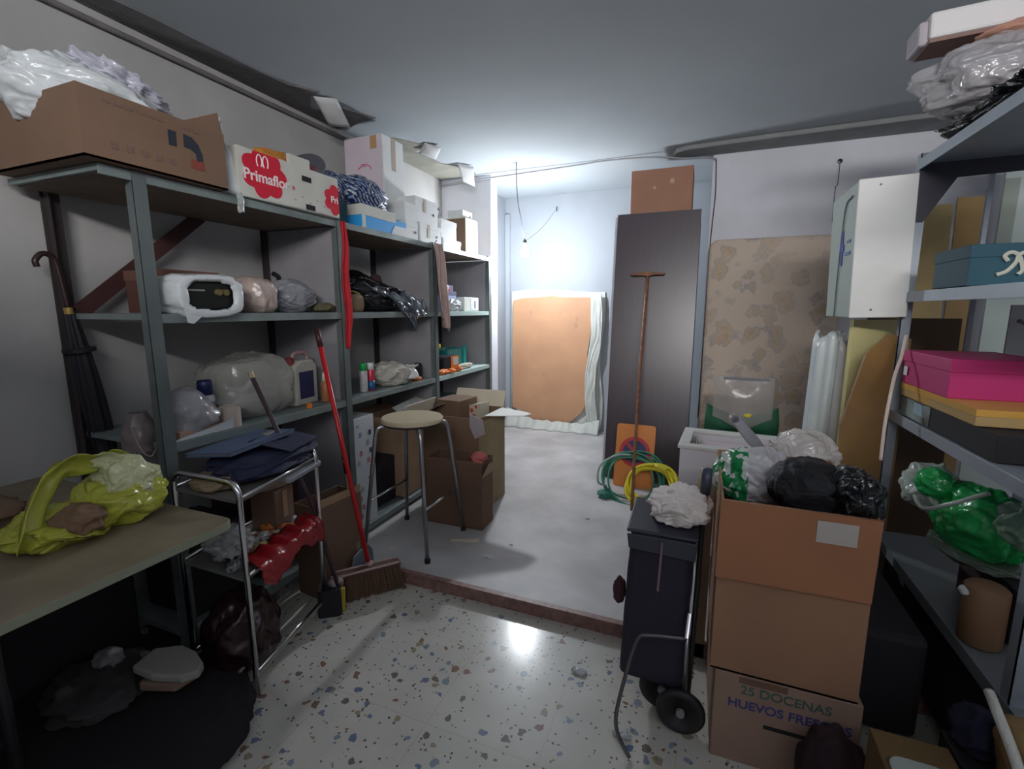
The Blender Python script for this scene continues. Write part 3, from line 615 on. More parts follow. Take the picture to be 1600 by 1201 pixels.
# ---------------- lower shelf / floor left ----------------
t = T('printed_carton', 'tall narrow white carton with rows of printed marks on the lowest shelf', 'box', (-1.97, 2.17, .122))
carton(t, .31, .19, .66, M('white_print_card', (.56, .60, .62), .55)); quad(t, 'side_panel', kraft_d, (0, -.0955, .33), XP, ZP, .305, .655)
random.seed(7)
for r_ in range(11):
    for c_ in range(2):
        if random.random() < .12: continue
        dark_ = (r_ in (9, 7) and c_ == 1)
        mm = M('print_navy', (.05, .07, .14), .6) if dark_ else random.choice([M('print_red', (.5, .16, .2), .6), M('print_blue', (.22, .30, .42), .6), M('print_grey', (.33, .36, .38), .6)])
        q_ = quad(t, 'printed_mark', mm, (.1555, -.05+.085*c_+.02*(r_ % 2), .06+.055*r_), YP, ZP, .022, .03 if random.random() < .6 else .016)
t = T('open_carton', 'open carton with white taped lid on the lowest shelf behind the stool', 'box', (-1.99, 2.77, .122))
carton(t, .32, .40, .55, kraft_l, lid=False, flaps=[('l', 80, .1), ('r', 20, .10, cream)])
B().prism([(-.2, .0), (.2, .0), (.17, .10), (-.17, .06)], .006, lambda u, v, h: (.13-v*1.0, u, .60+v*.3+h)).obj('lid', white_c, t)
quad(t, 'tape', M('tan_tape', (.42, .34, .28), .4), (.165, .02, .5), YP, ZP, .03, .14)
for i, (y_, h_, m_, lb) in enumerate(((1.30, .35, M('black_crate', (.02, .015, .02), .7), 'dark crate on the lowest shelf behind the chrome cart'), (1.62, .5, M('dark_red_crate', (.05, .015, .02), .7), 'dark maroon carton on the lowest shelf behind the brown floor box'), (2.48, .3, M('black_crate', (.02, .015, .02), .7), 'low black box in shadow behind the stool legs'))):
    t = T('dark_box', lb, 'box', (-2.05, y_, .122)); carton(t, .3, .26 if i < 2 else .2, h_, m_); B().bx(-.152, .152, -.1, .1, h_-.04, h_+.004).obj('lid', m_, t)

# red cloth on second post, brown cloth on third post
def redf(u, v):
    w_ = .012+.014*min(1, v*2)+.010*sin(v*pi)-.022*max(0, v-.8)*5
    return (-1.775+.012*sin(u*9+v*3), 2.035+.01*v+(u-.4)*w_*2+.008*sin(v*11), 1.852-.66*v)
t = T('red_cloth', 'long bright red cloth strip hanging down the second shelf post', 'cloth', (-1.775, 2.035, 1.84))
b = B().grid(redf, 14, 40); b.v = [(v[0]+1.775, v[1]-2.035, v[2]-1.84) for v in b.v]; b.obj('cloth', red_c, t, smooth=True, solid=.004)
def brf(u, v):
    w_ = .05+.035*sin(min(1, v*1.6)*pi/2)-.05*max(0, v-.75)*2
    return (-1.775+.02*sin(u*10+v*2), 2.985+.10*v+(u-.35)*w_*2+.006*sin(v*9), 1.86-.60*v-(.05*(u-.5) if v > .9 else 0))
t = T('brown_cloth', 'dusty pink brown cloth hanging from the third shelf post', 'cloth', (-1.775, 3.0, 1.85))
b = B().grid(brf, 20, 36); b.v = [(v[0]+1.775, v[1]-3.0, v[2]-1.85) for v in b.v]; b.obj('cloth', M('pink_brown_cloth', (.42, .30, .27), .85, var=.25, vscale=8), t, smooth=True, solid=.004)
B().tube(smoothpath([(.0, -.035, .01), (.01, -.03, .03), (.0, -.01, .02), (.008, -.02, -.06), (.004, -.03, -.03)]), .004, 6).obj('hook', chrome, t)

# ---------------- umbrella ----------------
t = T('black_umbrella', 'closed black umbrella with hooked handle hanging against the left wall', 'umbrella', (-2.30, 1.045, 1.50), 0, rot=(.10, 0, 0))
B().tube(smoothpath([(0, -.035, .06), (0, -.034, .085), (0, -.008, .108), (0, .02, .09), (0, .026, .03), (0, .025, -.10)]), .010, 10).obj('handle', M('dark_wood', (.03, .012, .012), .35), t, smooth=True)
B().lathe([(.015, -.12), (.015, -.095)], c=(0, .025, 0)).obj('ferrule', M('brass2', (.55, .36, .12), .3, .7), t)
b = B(); ump = []
for i in range(26):
    v = i/25; r = .018+.030*sin(min(1, v*1.5)*pi/2)-.022*v*v
    ump.append((r, v))
b.grid(lambda u, v: ((ump[min(25, int(v*25))][0])*cos(2*pi*u)*(1+.12*sin(8*2*pi*u+v*5)), .025+(ump[min(25, int(v*25))][0])*sin(2*pi*u)*(1+.12*sin(8*2*pi*u+v*5)), -.12-.72*v), 48, 26, closeu=True)
b.obj('canopy', M('umbrella_fabric', (.012, .012, .018), .7), t, smooth=True)
B().tube([(0, .025, -.83), (0, .025, -.90)], .005).obj('tip', darksteel, t)
B().lathe([(.053, -.27), (.053, -.255)], c=(0, .025, 0)).obj('strap', black, t)

# ---------------- table with yellow bag ----------------
t = T('work_table', 'cream topped table at the lower left under the yellow bag', 'table', (-1.86, .25, 0))
def rrect(x0, x1, y0, y1, r, n=6):
    out = []
    for cx_, cy_, a0 in ((x1-r, y1-r, 0), (x0+r, y1-r, 90), (x0+r, y0+r, 180), (x1-r, y0+r, 270)):
        out += [(cx_+r*cos(radians(a0+90*k/n)), cy_+r*sin(radians(a0+90*k/n))) for k in range(n+1)]
    return out
top_m = M('dusty_cream_laminate', (.30, .24, .165), .5, var=.25, vscale=6)
B().prism(rrect(-.53, .53, -.75, .72, .04), .028, lambda u, v, h: (u, v, .722+h)).obj('tabletop', top_m, t, bevel=.003)
B().prism(rrect(-.532, .532, -.752, .722, .04), .022, lambda u, v, h: (u, v, .725+h)).obj('edge_band', M('greenish_edge', (.28, .30, .22), .5), t)
for x in (-.46, .10):
    for y in (-.65, .30): B().tube([(x, y, 0), (x, y, .722)], .015).obj('leg', darksteel, t)
t = T('yellow_bag', 'large yellow plastic bag standing on the table corner', 'bag', (-1.66, .765, .751), .25)
random.seed(2)
lump(.125, .11, .085, 131, .20, 2.0, n=90, flat=.85).obj('bag_body', bag_y, t, smooth=True).location = (.01, .08, 0)
lump(.12, .13, .055, 132, .25, 2.0, n=60, flat=.8).obj('bag_skirt', bag_y, t, smooth=True).location = (-.02, -.06, 0)
lump(.085, .08, .075, 135, .22, 2.2, n=70, flat=.9).obj('bag_fold', plastic('pale_yellow_film', (.74, .76, .45), .88, .1, .6), t, smooth=True).location = (.035, .09, .055)
def band(p0, p1, p2, p3, w0, w1, seed):
    P = smoothpath([p0, p1, p2, p3], 8)
    def f(u, v):
        k = min(len(P)-1, int(round(v*(len(P)-1)))); w_ = (w0+(w1-w0)*v)*(u-.5)*2
        tg = (P[min(k+1, len(P)-1)]-P[max(k-1, 0)]).normalized()
        return (P[k][0]+w_*.35+.014*nz((u*4, v*6, 0), 1, seed)+.015*sin(u*7), P[k][1]-w_*tg.z*.8, P[k][2]+w_*tg.y*.8+.012*nz((u*5, v*5, 0), 1, seed+1))
    return B().grid(f, 11, len(P))
band((.02, -.19, .02), (.0, -.14, .12), (-.01, -.06, .205), (.0, .03, .19), .06, .035, 3).obj('handle', bag_y, t, smooth=True, solid=.002)
band((.0, .02, .205), (.03, .05, .19), (.06, .08, .12), (.09, .06, .03), .03, .05, 7).obj('handle', plastic('pale_yellow_film', (.74, .76, .45), .88, .1, .6), t, smooth=True, solid=.002)
band((-.02, .02, .20), (-.03, .06, .185), (-.03, .12, .16), (-.02, .18, .08), .03, .06, 9).obj('handle', bag_y, t, smooth=True, solid=.002)
lump(.06, .06, .05, 134, .25, 2, n=40).obj('contents', M('brown_contents', (.20, .12, .07), .8), t, smooth=True).location = (.05, -.08, .02)
tag(lump(.14, .16, .05, 137, .2, 2, n=40, pw=3).obj('brown_parcel', M('brown_parcel', (.20, .12, .08), .8), smooth=True), 'low brown paper parcel at the left behind the yellow bag', 'parcel', loc=(-1.98, .56, .751))

# under-table items; the black blanket and cases are added to stand in for shade
tag(lump(.52, .46, .05, 311, .12, 2, n=60, pw=2.6).obj('shade_blanket', M('shade_black', (.014, .011, .014), .9), smooth=True), 'added black blanket standing in for the shade under the table', 'blanket', loc=(-1.80, .66, 0))
t = T('shade_case', 'tall black case added as shade against the wall under the table', 'case', (-2.22, .74, 0)); B().bx(-.12, .12, -.38, .34, 0, .66).obj('case_body', blackm, t, bevel=.02); B().tube(smoothpath([(0, -.07, .655), (0, -.06, .69), (0, .06, .69), (0, .07, .655)]), .008, 8).obj('handle', black, t, smooth=True)
t = T('shade_case', 'squat black case added as shade between the table and the chrome cart', 'case', (-1.98, 1.22, 0)); B().bx(-.17, .17, -.10, .10, 0, .10).obj('case_body', blackm, t, bevel=.01); B().tube([(-.05, -.1, .06), (.05, -.1, .06)], .006).obj('handle', black, t)
t = T('shoe_tongue', 'pale foam offcuts lying on the dark floor under the table', 'foam', (-1.66, .93, .06), .35)
B().prism([(-.13, -.05), (-.02, -.075), (.10, -.07), (.15, -.04), (.14, .0), (.06, .05), (-.02, .07), (-.12, .04)], .03, lambda u, v, h: (u*.8, v, .10+h-.2*u*.4)).obj('top_piece', M('pale_foam', (.34, .33, .30), .8), t, bevel=.008)
B().prism([(-.1, -.06), (.06, -.06), (.10, .0), (.0, .08), (-.1, .06)], .035, lambda u, v, h: (u*.8, v, .05+h)).obj('lower_piece', M('tan_foam', (.30, .20, .14), .8), t, bevel=.008)
tag(lump(.17, .15, .05, 141, .3, 2.2, n=50).obj('crumpled_cloth', M('dull_grey_cloth', (.055, .048, .05), .9), smooth=True), 'crumpled dark grey cloth on the floor beside the foam offcuts', 'cloth', loc=(-1.86, .82, .07))
tag(lump(.13, .13, .17, 142, .2, 2.2, n=50).obj('maroon_bag', plastic('maroon_plastic', (.022, .004, .006), 1, .3, .5), smooth=True), 'dark maroon bag under the table beside the chrome cart', 'bag', loc=(-1.62, 1.17, 0))
tag(lump(.05, .04, .035, 143, .3, 2.2, n=30).obj('foam_lump', M('pale_foam2', (.22, .21, .22), .8), smooth=True), 'small pale foam lump on top of the crumpled dark grey cloth', 'foam', loc=(-1.90, .86, .14))
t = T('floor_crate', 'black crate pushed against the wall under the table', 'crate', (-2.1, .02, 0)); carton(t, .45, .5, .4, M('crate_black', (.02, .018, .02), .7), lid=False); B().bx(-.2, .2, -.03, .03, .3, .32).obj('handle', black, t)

# ---------------- chrome cart ----------------
t = T('chrome_cart', 'chrome tube cart with two arched end frames left of the broom', 'cart', (-1.60, 1.30, 0))
def U(y, x0, x1, ztop, r=.05):
    pts = [(x0, y, 0.0), (x0, y, ztop-r)]
    pts += [(x0+r-r*cos(a), y, ztop-r+r*sin(a)) for a in [pi/2*k/6 for k in range(1, 7)]]
    pts += [(x1-r+r*sin(a), y, ztop-r+r*cos(a)) for a in [pi/2*k/6 for k in range(0, 7)]]
    pts += [(x1, y, 0.0)]
    return B().tube(pts, .0105, 12)
U(-.23, -.17, .165, .815).obj('end_frame', chrome, t, smooth=True)
U(.22, -.24, .06, .805).obj('end_frame', chrome, t, smooth=True)
for z in (.74, .45, .07):
    m_ = {.74: M('cart_tray', (.16, .15, .14), .5), .45: M('cart_tray_grey', (.20, .20, .19), .5), .07: M('cart_rack', (.14, .14, .12), .5)}[z]
    cs = [(-.16, -.23), (.155, -.23), (.05, .22), (-.23, .22)]
    if z > .1: B().prism(cs, .012, lambda u, v, h: (u, v, z+h)).obj('tray', m_, t)
    else:
        for k in range(5):
            a = Vector((-.16+.315*k/4, -.23, z)); b2 = Vector((-.23+.28*k/4, .22, z)); B().tube([a, b2], .006, 8).obj('rack_rod', M('rod_metal', (.45, .46, .40), .35, .6), t)
    B().tube([(.16, -.23, z+.02), (.055, .22, z+.02)], .006, 8).obj('rail', chrome, t, smooth=True)
    B().tube([(-.165, -.23, z+.02), (-.235, .22, z+.02)], .006, 8).obj('rail', chrome, t, smooth=True)
t = T('brown_folder', 'worn tan folder at the near end of the chrome cart top', 'folder', (-1.64, 1.14, .755), -.2)
lump(.09, .075, .025, 151, .15, 2, n=36, pw=3).obj('folder', M('tan_folder', (.30, .22, .14), .7), t, smooth=True)
tag(lump(.145, .22, .05, 152, .18, 2, n=60, flat=.8, pw=2.8).obj('navy_jacket', navy, smooth=True), 'folded dark navy jacket on top of the chrome cart', 'clothing', loc=(-1.64, 1.345, .765), rz=.15)
t = T('blue_folder', 'flat blue folder lying tilted over the navy jacket', 'folder', (-1.69, 1.30, .865), 0, rot=(.02, -.10, .12))
B().bx(-.10, .11, -.17, .17, 0, .004).obj('cover', blue_f, t); B().bx(-.095, .105, -.165, .165, .004, .012).obj('papers', M('grey_paper', (.20, .21, .25), .7), t); B().bx(-.10, .11, -.17, .17, .012, .016).obj('cover', blue_f, t)
t = T('clipboard', 'thin dark clipboard sliding off the blue folder', 'clipboard', (-1.60, 1.42, .862), 0, rot=(-.05, .22, .35))
B().bx(-.08, .09, -.13, .13, 0, .005).obj('board', navy, t); B().bx(-.08, -.06, -.04, .04, .005, .015).obj('clip', chrome, t)
t = T('grey_tray', 'grey plastic tray tilted under the jacket on the chrome cart', 'tray', (-1.585, 1.42, .73), 0, rot=(0, .15, .25))
B().prism(rrect(-.07, .08, -.12, .12, .02), .02, lambda u, v, h: (u, v, h)).obj('tray_body', M('grey_tray_p', (.26, .27, .30), .4), t, bevel=.004)
t = T('brown_bag_box', 'small brown box between the cart trays', 'box', (-1.70, 1.42, .47), .2); carton(t, .12, .12, .17, kraft); quad(t, 'tape', kraft_l, (.061, 0, .1), YP, ZP, .03, .12)
# red plastic over the middle tray edge
def redbag(u, v):
    x = .15-.105*u; y = -.20+.40*u
    out = .0+.018*sin(v*pi*.6)+.005*nz((u*9, v*4, 0), 1, 5)+.004*nz((u*23, v*11, 3), 1, 8)
    return (x-.05+.09*min(1, v*3)+out, y, .045-.105*max(0, v-.2)*(.55+.65*abs(sin(u*4.2+.7)))+.007*sin(u*31)+.008*nz((u*14, v*9, 0), 1, 6))
t = T('red_bag', 'red plastic bag draped over the cart middle tray edge', 'bag', (-1.60, 1.30, .46))
B().grid(redbag, 44, 18).obj('bag_film', bag_r, t, smooth=True, solid=.002)
random.seed(9)
jm = [M('scrap_white', (.5, .5, .48), .5), M('scrap_brown', (.28, .12, .07), .6), M('scrap_gold', (.5, .35, .15), .4), M('scrap_grey', (.25, .26, .26), .4), M('scrap_orange', (.6, .18, .04), .5), M('scrap_dark', (.05, .03, .03), .6)]
cn = ['white', 'brown', 'gold', 'grey', 'orange', 'dark']
for i in range(26):
    u = (i+.5)/26; y = 1.09+.40*u; xr = -1.60+.13-.10*u; k = random.randrange(6)
    s = random.uniform(.015, .03)
    tag(lump(s, s*1.3, s*.7, 160+i, .5, 2.5, n=16).obj('scrap', jm[k], smooth=True), 'crumpled %s scrap lying among the litter on the cart middle tray' % cn[k], 'scrap', '%s scraps on the cart middle tray' % cn[k], loc=(xr-random.uniform(.02, .17), y, .463), rz=random.random()*3)
t = T('dark_rod', 'dark stick with a gold tip leaning through the chrome cart', 'stick', (-1.56, 1.56, 0))
B().tube([(-.11, -.21, 1.13), (.0, -.06, .56), (.07, .03, .01)], .009, 8).obj('stick', M('dark_stick', (.05, .03, .04), .4), t, smooth=True)
B().tube([(-.1135, -.2148, 1.155), (-.11, -.21, 1.13)], .010, 8).obj('tip', M('brass3', (.5, .42, .25), .4, .4), t)
t = T('clear_wrap', 'crinkled clear plastic hanging at the near end of the chrome cart', 'plastic wrap', (-1.55, 1.10, .53)); lump(.09, .06, .05, 190, .5, 3, n=44).obj('film', bag_c, t, smooth=True)
# brown box on floor behind the cart
t = T('floor_carton', 'brown open cardboard box on the floor behind the chrome cart', 'box', (-1.70, 1.745, 0), -.12)
carton(t, .17, .27, .47, kraft, lid=False, flaps=[('r', 4, .04, kraft_l)])
# long red broom
def seg(a, b_): return Vector(a), Vector(b_)
t = T('red_broom', 'broom with long red handle leaning across the left shelves', 'broom', (-1.47, 1.74, 0))
A0 = Vector((-.28, .055, 1.29)); A1 = Vector((-.015, .03, .11))
B().tube([A0, A1], .0115, 10).obj('handle', red_p, t, smooth=True)
B().tube([A0+(A0-A1)*.012, A0-(A0-A1)*.06], .0135, 10).obj('grip', M('dark_red_grip', (.05, .01, .015), .5), t, smooth=True)
ang = atan2(.23, .19)
B().box((.0, -.0, .128), (.315, .05, .02), rz=ang).obj('broom_head', M('dark_brown_wood', (.10, .05, .035), .6), t, bevel=.004)
for q_ in (-1, 1): B().box((-sin(ang)*.026*q_, cos(ang)*.026*q_, .141), (.30, .006, .008), rz=ang).obj('head_edge', M('pale_pink_edge', (.48, .33, .32), .5), t)
B().tube([(-.012, .028, .105), (-.016, .03, .15)], .018, 12).obj('socket', M('pale_pink_edge', (.48, .33, .32), .5), t, smooth=True)
b = B(); random.seed(3)
for i in range(420):
    u = random.uniform(-.155, .155); v_ = random.uniform(-.024, .024)
    d = Vector((cos(ang)*u-sin(ang)*v_, sin(ang)*u+cos(ang)*v_, .12)); e = d+Vector((cos(ang)*u*.10+random.uniform(-.006, .006)-sin(ang)*v_*.8, sin(ang)*u*.10+random.uniform(-.006, .006), -.118))
    b.tube([d, e], .0042, 4)
b.obj('bristles', M('brown_bristles', (.13, .07, .04), .9), t)
t = T('dustpan', 'blue grey dustpan with pale stick handle behind the broom head', 'dustpan', (-1.585, 1.82, .0), .2)
B().prism([(-.11, -.02), (.11, -.02), (.12, .10), (.08, .15), (-.08, .15), (-.12, .10)], .008, lambda u, v, h: (h+.02-v*.12, u*.9, v+.02)).obj('pan', M('blue_grey_plastic', (.10, .13, .17), .4), t, bevel=.004)
B().bx(-.0, .09, -.1, .1, .0, .012).obj('pan_floor', M('blue_grey_plastic', (.10, .13, .17), .4), t, bevel=.004)
B().tube([(0, 0, .1), (-.11, .10, .56)], .011, 8).obj('handle', M('pale_green_stick', (.34, .33, .22), .5), t, smooth=True)
B().tube([(-.105, .097, .54), (-.118, .106, .60)], .013, 8).obj('grip', black, t, smooth=True)
B().tube(smoothpath([(-.118, .106, .60), (-.12, .085, .63), (-.122, .115, .645), (-.118, .125, .62)]), .004, 6).obj('hook', black, t)
t = T('hand_brush', 'small black hand brush with yellow stripe by the broom head', 'brush', (-1.535, 1.555, 0), .6)
B().prism(rrect(-.055, .045, -.04, .04, .02), .13, lambda u, v, h: (u*(1+.5*(.13-h)), v*(1+.5*(.13-h)), h)).obj('bristles', blackm, t)
B().bx(.03, .062, -.012, .012, .0, .115).obj('stripe', M('mustard', (.40, .33, .03), .6), t, bevel=.003)
lump(.035, .03, .03, 195, .3, 2, n=24).obj('knob', M('pinkish_knob', (.33, .25, .25), .6), t, smooth=True).location = (.02, .02, .11)

# ---------------- stool ----------------
t = T('round_stool', 'tall round stool with pale wooden seat and steel legs', 'stool', (-1.50, 2.21, FB))
B().lathe([(.001, .705), (.165, .705), (.172, .712), (.172, .718)]).obj('seat_base', M('dark_seat_rim', (.03, .02, .02), .5), t)
B().lathe([(.172, .718), (.173, .735), (.168, .742), (.001, .742)], n=40).obj('seat', M('pale_formica', (.62, .53, .36), .4, var=.08, vscale=12), t, smooth=False)
for sx, sy in ((1, -1), (1, 1), (-1, -1), (-1, 1)):
    a = (.085*sx, .085*sy, .70); b0 = (.13*sx, .13*sy, .695); c_ = (.145*sx, .145*sy, .66); d = (.205*sx, .205*sy, .012)
    B().tube(smoothpath([a, b0, c_], 6)+[Vector(d)], .0115, 12).obj('leg', M('dull_chrome', (.42, .42, .44), .3, .9), t, smooth=True)
    B().lathe([(.016, 0), (.016, .022), (.011, .026)], c=(.2045*sx, .2045*sy, 0)).obj('rubber_foot', black, t)
for sgn in (-1, 1):
    B().tube([(-.178, .178*sgn, .25), (.178, .178*sgn, .25)] if 0 else [(.178*sgn, -.178, .28), (.178*sgn, .178, .28)], .007, 8).obj('rung', chrome, t, smooth=True)

# ---------------- cardboard boxes group ----------------
t = T('big_carton', 'large open brown carton behind the stool with loose flaps', 'box', (-1.49, 2.835, FB), .0)
carton(t, .41, .42, .653, kraft_d, lid=False, flaps=[('b', 25, .12, cream), ('l', -60, .12)])
quad(t, 'side_panel', kraft_g, (.2055, 0, .313), YP, ZP, .42, .62)
B().prism([(0, -.12), (.22, .02), (.25, .10), (.20, .13), (.03, .16), (0, .18)], .004, lambda u, v, h: (.203+u, v, .653+h-.05*u)).obj('flap', M('white_flap', (.62, .60, .55), .6), t)
B().prism([(-.05, .03), (.055, -.0), (.07, -.09), (-.01, -.13), (-.05, -.05)], .004, lambda u, v, h: (.19+u*.9, -.215-h+.0*u, .653+v)).obj('flap', M('mauve_flap', (.36, .31, .32), .7), t)
t = T('small_brown_box', 'small brown box resting inside the top of the large open carton', 'box', (-1.575, 2.87, FB+.48), -.1)
carton(t, .20, .22, .25, kraft_d)
t = T('printed_cup', 'cream cardboard piece printed red beside the small brown box', 'box', (-1.42, 2.90, FB+.51), -.3)
B().prism([(-.055, 0), (.055, 0), (.062, .20), (-.062, .17)], .09, lambda u, v, h: (u, h-.045, v)).obj('cup_body', M('cup_white', (.62, .57, .45), .6), t)
for i, (u, v, r) in enumerate(((-.02, .14, .016), (.02, .17, .012), (.0, .10, .018))):
    poly(t, 'printed_mark', M('red_print2', (.55, .08, .05), .6), (u, -.046, v), XP, ZP, circle(r, 10), .001)
t = T('front_carton', 'smaller torn brown carton standing in front of the large one', 'box', (-1.375, 2.53, FB), .03)
carton(t, .38, .17, .43, M('mid_brown_card', (.17, .095, .06), .85), lid=False, flaps=[])
B().prism([(-.12, 0), (.10, -.02), (.12, .02), (.02, .13), (-.10, .16)], .004, lambda u, v, h: (.193+.25*v+h, u*.8+.0, .34+v*.55)).obj('flap', M('tan_flap', (.38, .28, .18), .8), t)
tag(lump(.05, .05, .035, 201, .3, 2, n=30).obj('pink_cloth', M('pink_red_cloth', (.60, .16, .15), .8), smooth=True), 'pink red cloth poking out of the smaller torn carton', 'cloth', loc=(-1.245, 2.54, FB+.40))
tag(B().prism([(0, 0), (.16, .05), (.15, .10), (.0, .03)], .003, lambda u, v, h: (-1.30+u, 2.25+v, FB+.001+h)).obj('paper_scrap', cream), 'thin cream paper scrap on the concrete beside the stool', 'paper')

# ---------------- recess: board with plastic sheet ----------------
t = T('sheet_covered_board', 'tan hardboard panel with torn white sheet border on the far wall', 'board', (-1.52, 5.095, FB))
random.seed(5)
def shf(u, v):
    x = -.53+1.06*u; zt = 1.545+.02*sin(u*5); zb = .03+.16*(1-min(1, abs(u-.5)*2.2)) if 0 else (.26*max(0, 1-u*4)+.0)
    z = zb+(zt-zb)*v
    fold = .008*abs(sin(u*30+v*3+nz((u*3, v*3, 0), 1, 2)*4))*(1 if u > .82 else .4)+.012*nz((u*6, v*9, 0), 1, 3)
    flare = .10*max(0, .12-v)*8*abs(sin(u*14))
    return (x+.02*sin(v*9)*(u > .8), -.01-fold-flare*.5, z)
sheet_m = M('white_sheet', (.58, .60, .56), .6, var=.15, vscale=5, bump=.3, bscale=20)
B().grid(shf, 110, 60).obj('sheet', sheet_m, t, smooth=True, solid=.003)
bp_ = [(-.49, 1.44), (-.38, 1.465), (-.2, 1.475), (-.03, 1.49), (.04, 1.475), (.2, 1.47), (.40, 1.468), (.44, 1.46), (.42, 1.2), (.385, .95), (.37, .85), (.40, .78), (.405, .5), (.39, .35), (.33, .22), (.2, .09), (.06, .025), (-.10, .02), (-.22, .05), (-.31, .11), (-.36, .17), (-.43, .19), (-.50, .21), (-.50, .8)]
B().prism(bp_, .006, lambda u, v, h: (u, -.052-h, v)).obj('hardboard', M('tan_hardboard', (.56, .31, .17), .6, col2=(.48, .26, .15), vscale=3), t)
for x, z, r in ((-.28, 1.31, .012), (.06, 1.30, .008), (.25, 1.24, .015), (.24, 1.17, .02), (-.12, .62, .01), (.33, .42, .008)):
    poly(t, 'stain', M('brown_stain', (.42, .24, .15), .7), (x, -.0585, z), XP, ZP, circle(r, 12, ry=r*1.8), .0006)
def bord(u, v):  # hanging folds on the right edge
    z = 1.50-1.42*v; x = .45+.018*sin(v*7)-.02*(v > .42)*sin((v-.42)*5)+(u-.5)*.12
    return (x+.012*nz((v*6, u, 0), 1, 4), -.07-.012*abs(sin(u*5+v*4+nz((u*2, v*5, 0), 1, 2)*4)), z)
B().grid(bord, 20, 50).obj('sheet_fold', sheet_m, t, smooth=True, solid=.003)
def ruff(u, v):
    x = -.56+1.1*u; zc = .13*max(0, 1-u*3.5)+.07*max(0, u-.82)*5
    return (x, -.09-.10*v-.02*sin(u*40), max(.004, (zc+.10-.02)*(1-v)+.004)+.012*abs(sin(u*31))*(1-v))
B().grid(ruff, 80, 10).obj('sheet_hem', sheet_m, t, smooth=True, solid=.003)
st(B().bx(-2.128, -2.07, 5.07, 5.1, FB, 2.45).obj('trim_6', wall_b, bevel=.004))
# ---------------- dark tall cupboard ----------------
t = T('dark_cupboard', 'x', 'cupboard', (-.365, 4.14, FB))
dw = bpy.data.materials.new('dark_veneer'); dw.use_nodes = True; nt = dw.node_tree; bb = nt.nodes['Principled BSDF']
tc = nt.nodes.new('ShaderNodeTexCoord'); mp = nt.nodes.new('ShaderNodeMapping'); mp.inputs['Scale'].default_value = (30, 30, 1.2); no = nt.nodes.new('ShaderNodeTexNoise'); no.inputs['Scale'].default_value = 2; no.inputs['Detail'].default_value = 6
rp = nt.nodes.new('ShaderNodeValToRGB'); rp.color_ramp.elements[0].color = (.014, .006, .013, 1); rp.color_ramp.elements[1].color = (.050, .022, .040, 1)
nt.links.new(tc.outputs['Object'], mp.inputs[0]); nt.links.new(mp.outputs[0], no.inputs['Vector']); nt.links.new(no.outputs['Fac'], rp.inputs[0]); nt.links.new(rp.outputs[0], bb.inputs['Base Color'])
bb.inputs['Roughness'].default_value = .38; bb.inputs['Specular IOR Level'].default_value = 1.0; bb.inputs['Coat Weight'].default_value = .25; bb.inputs['Coat Roughness'].default_value = .3
B().bx(-.27, .30, -.13, .37, .0, 2.06).obj('carcass', dw, t, bevel=.002)
t['label'] = 'tall dark cupboard standing behind the leaning dark panel'
t = T('wardrobe_board', 'tall dark brown veneered panel leaning upright at the far end', 'panel', (-.372, 3.672, FB), 0, rot=(-.128, 0, 0))
B().bx(-.305, .312, 0, .022, 0, 2.10).obj('veneer', dw, t, bevel=.002)
B().bx(-.322, -.306, 0, .024, 0, 2.08).obj('edge_strip', M('pale_edge_strip', (.52, .53, .58), .5), t)
t = T('brown_top_box', 'plain brown cardboard box on top of the dark cupboard', 'box', (-.365, 4.17, FB+2.061))
carton(t, .46, .30, .36, M('red_kraft', (.40, .20, .13), .75, var=.12, vscale=4)); quad(t, 'label_mark', M('scuff', (.5, .35, .28), .8), (.08, -.1505, .26), XP, ZP, .03, .035)
quad(t, 'scuff_mark', M('scuff', (.5, .35, .28), .8), (-.05, -.1505, .22), XP, ZP, .02, .02)
# sign
t = T('parking_sign', 'orange no parking sign leaning against the dark cupboard', 'sign', (-.43, 3.52, FB), 0, rot=(-.27, 0, 0))
B().prism([(u, v) for u, v in rrect(-.145, .145, 0, .48, .02)], .004, lambda u, v, h: (u, -h, v)).obj('plate', M('sign_orange', (.78, .26, .05), .5), t)
poly(t, 'red_ring', M('sign_red', (.60, .03, .04), .5), (.0, -.0041, .27), XP, ZP, circle(.115, 40), .001)
poly(t, 'blue_disc', M('sign_blue', (.03, .05, .16), .5), (.0, -.0052, .27), XP, ZP, circle(.088, 36), .001)
poly(t, 'diagonal_bar', M('sign_red', (.60, .03, .04), .5), (.0, -.0063, .27), (.7071, 0, -.7071), (.7071, 0, .7071), [(-.092, -.013), (.092, -.013), (.092, .013), (-.092, .013)], .001)
# hose coils
def coil(R_, r_, turns, seed, tilt, wob=.012, ry=1):
    random.seed(seed); pts = []; ph = random.random()*6
    for i in range(int(turns*36)):
        a = 2*pi*i/36; k = i/36
        rr = R_+wob*sin(k*2.4+ph)+wob*.6*sin(a*2+k)
        pts.append((rr*cos(a)+wob*sin(k*3), rr*ry*sin(a)*cos(tilt)+.012*sin(k*5), rr*ry*sin(a)*sin(tilt)+.014*cos(k*4)))
    return B().tube(pts, r_, 8)
t = T('green_hose', 'coiled thin green hose leaning on the orange sign', 'hose', (-.42, 3.36, .19))
coil(.20, .0075, 5.2, 3, .75, .022).obj('hose_coil', M('dark_green_hose', (.05, .24, .16), .45), t, smooth=True)
B().tube(smoothpath([(-.16, -.08, -.05), (-.22, -.1, -.02), (-.22, -.02, .08), (-.12, .06, .14), (-.02, .08, .15)]), .008, 8).obj('loose_loop', M('grey_green_hose', (.30, .42, .38), .45), t, smooth=True)
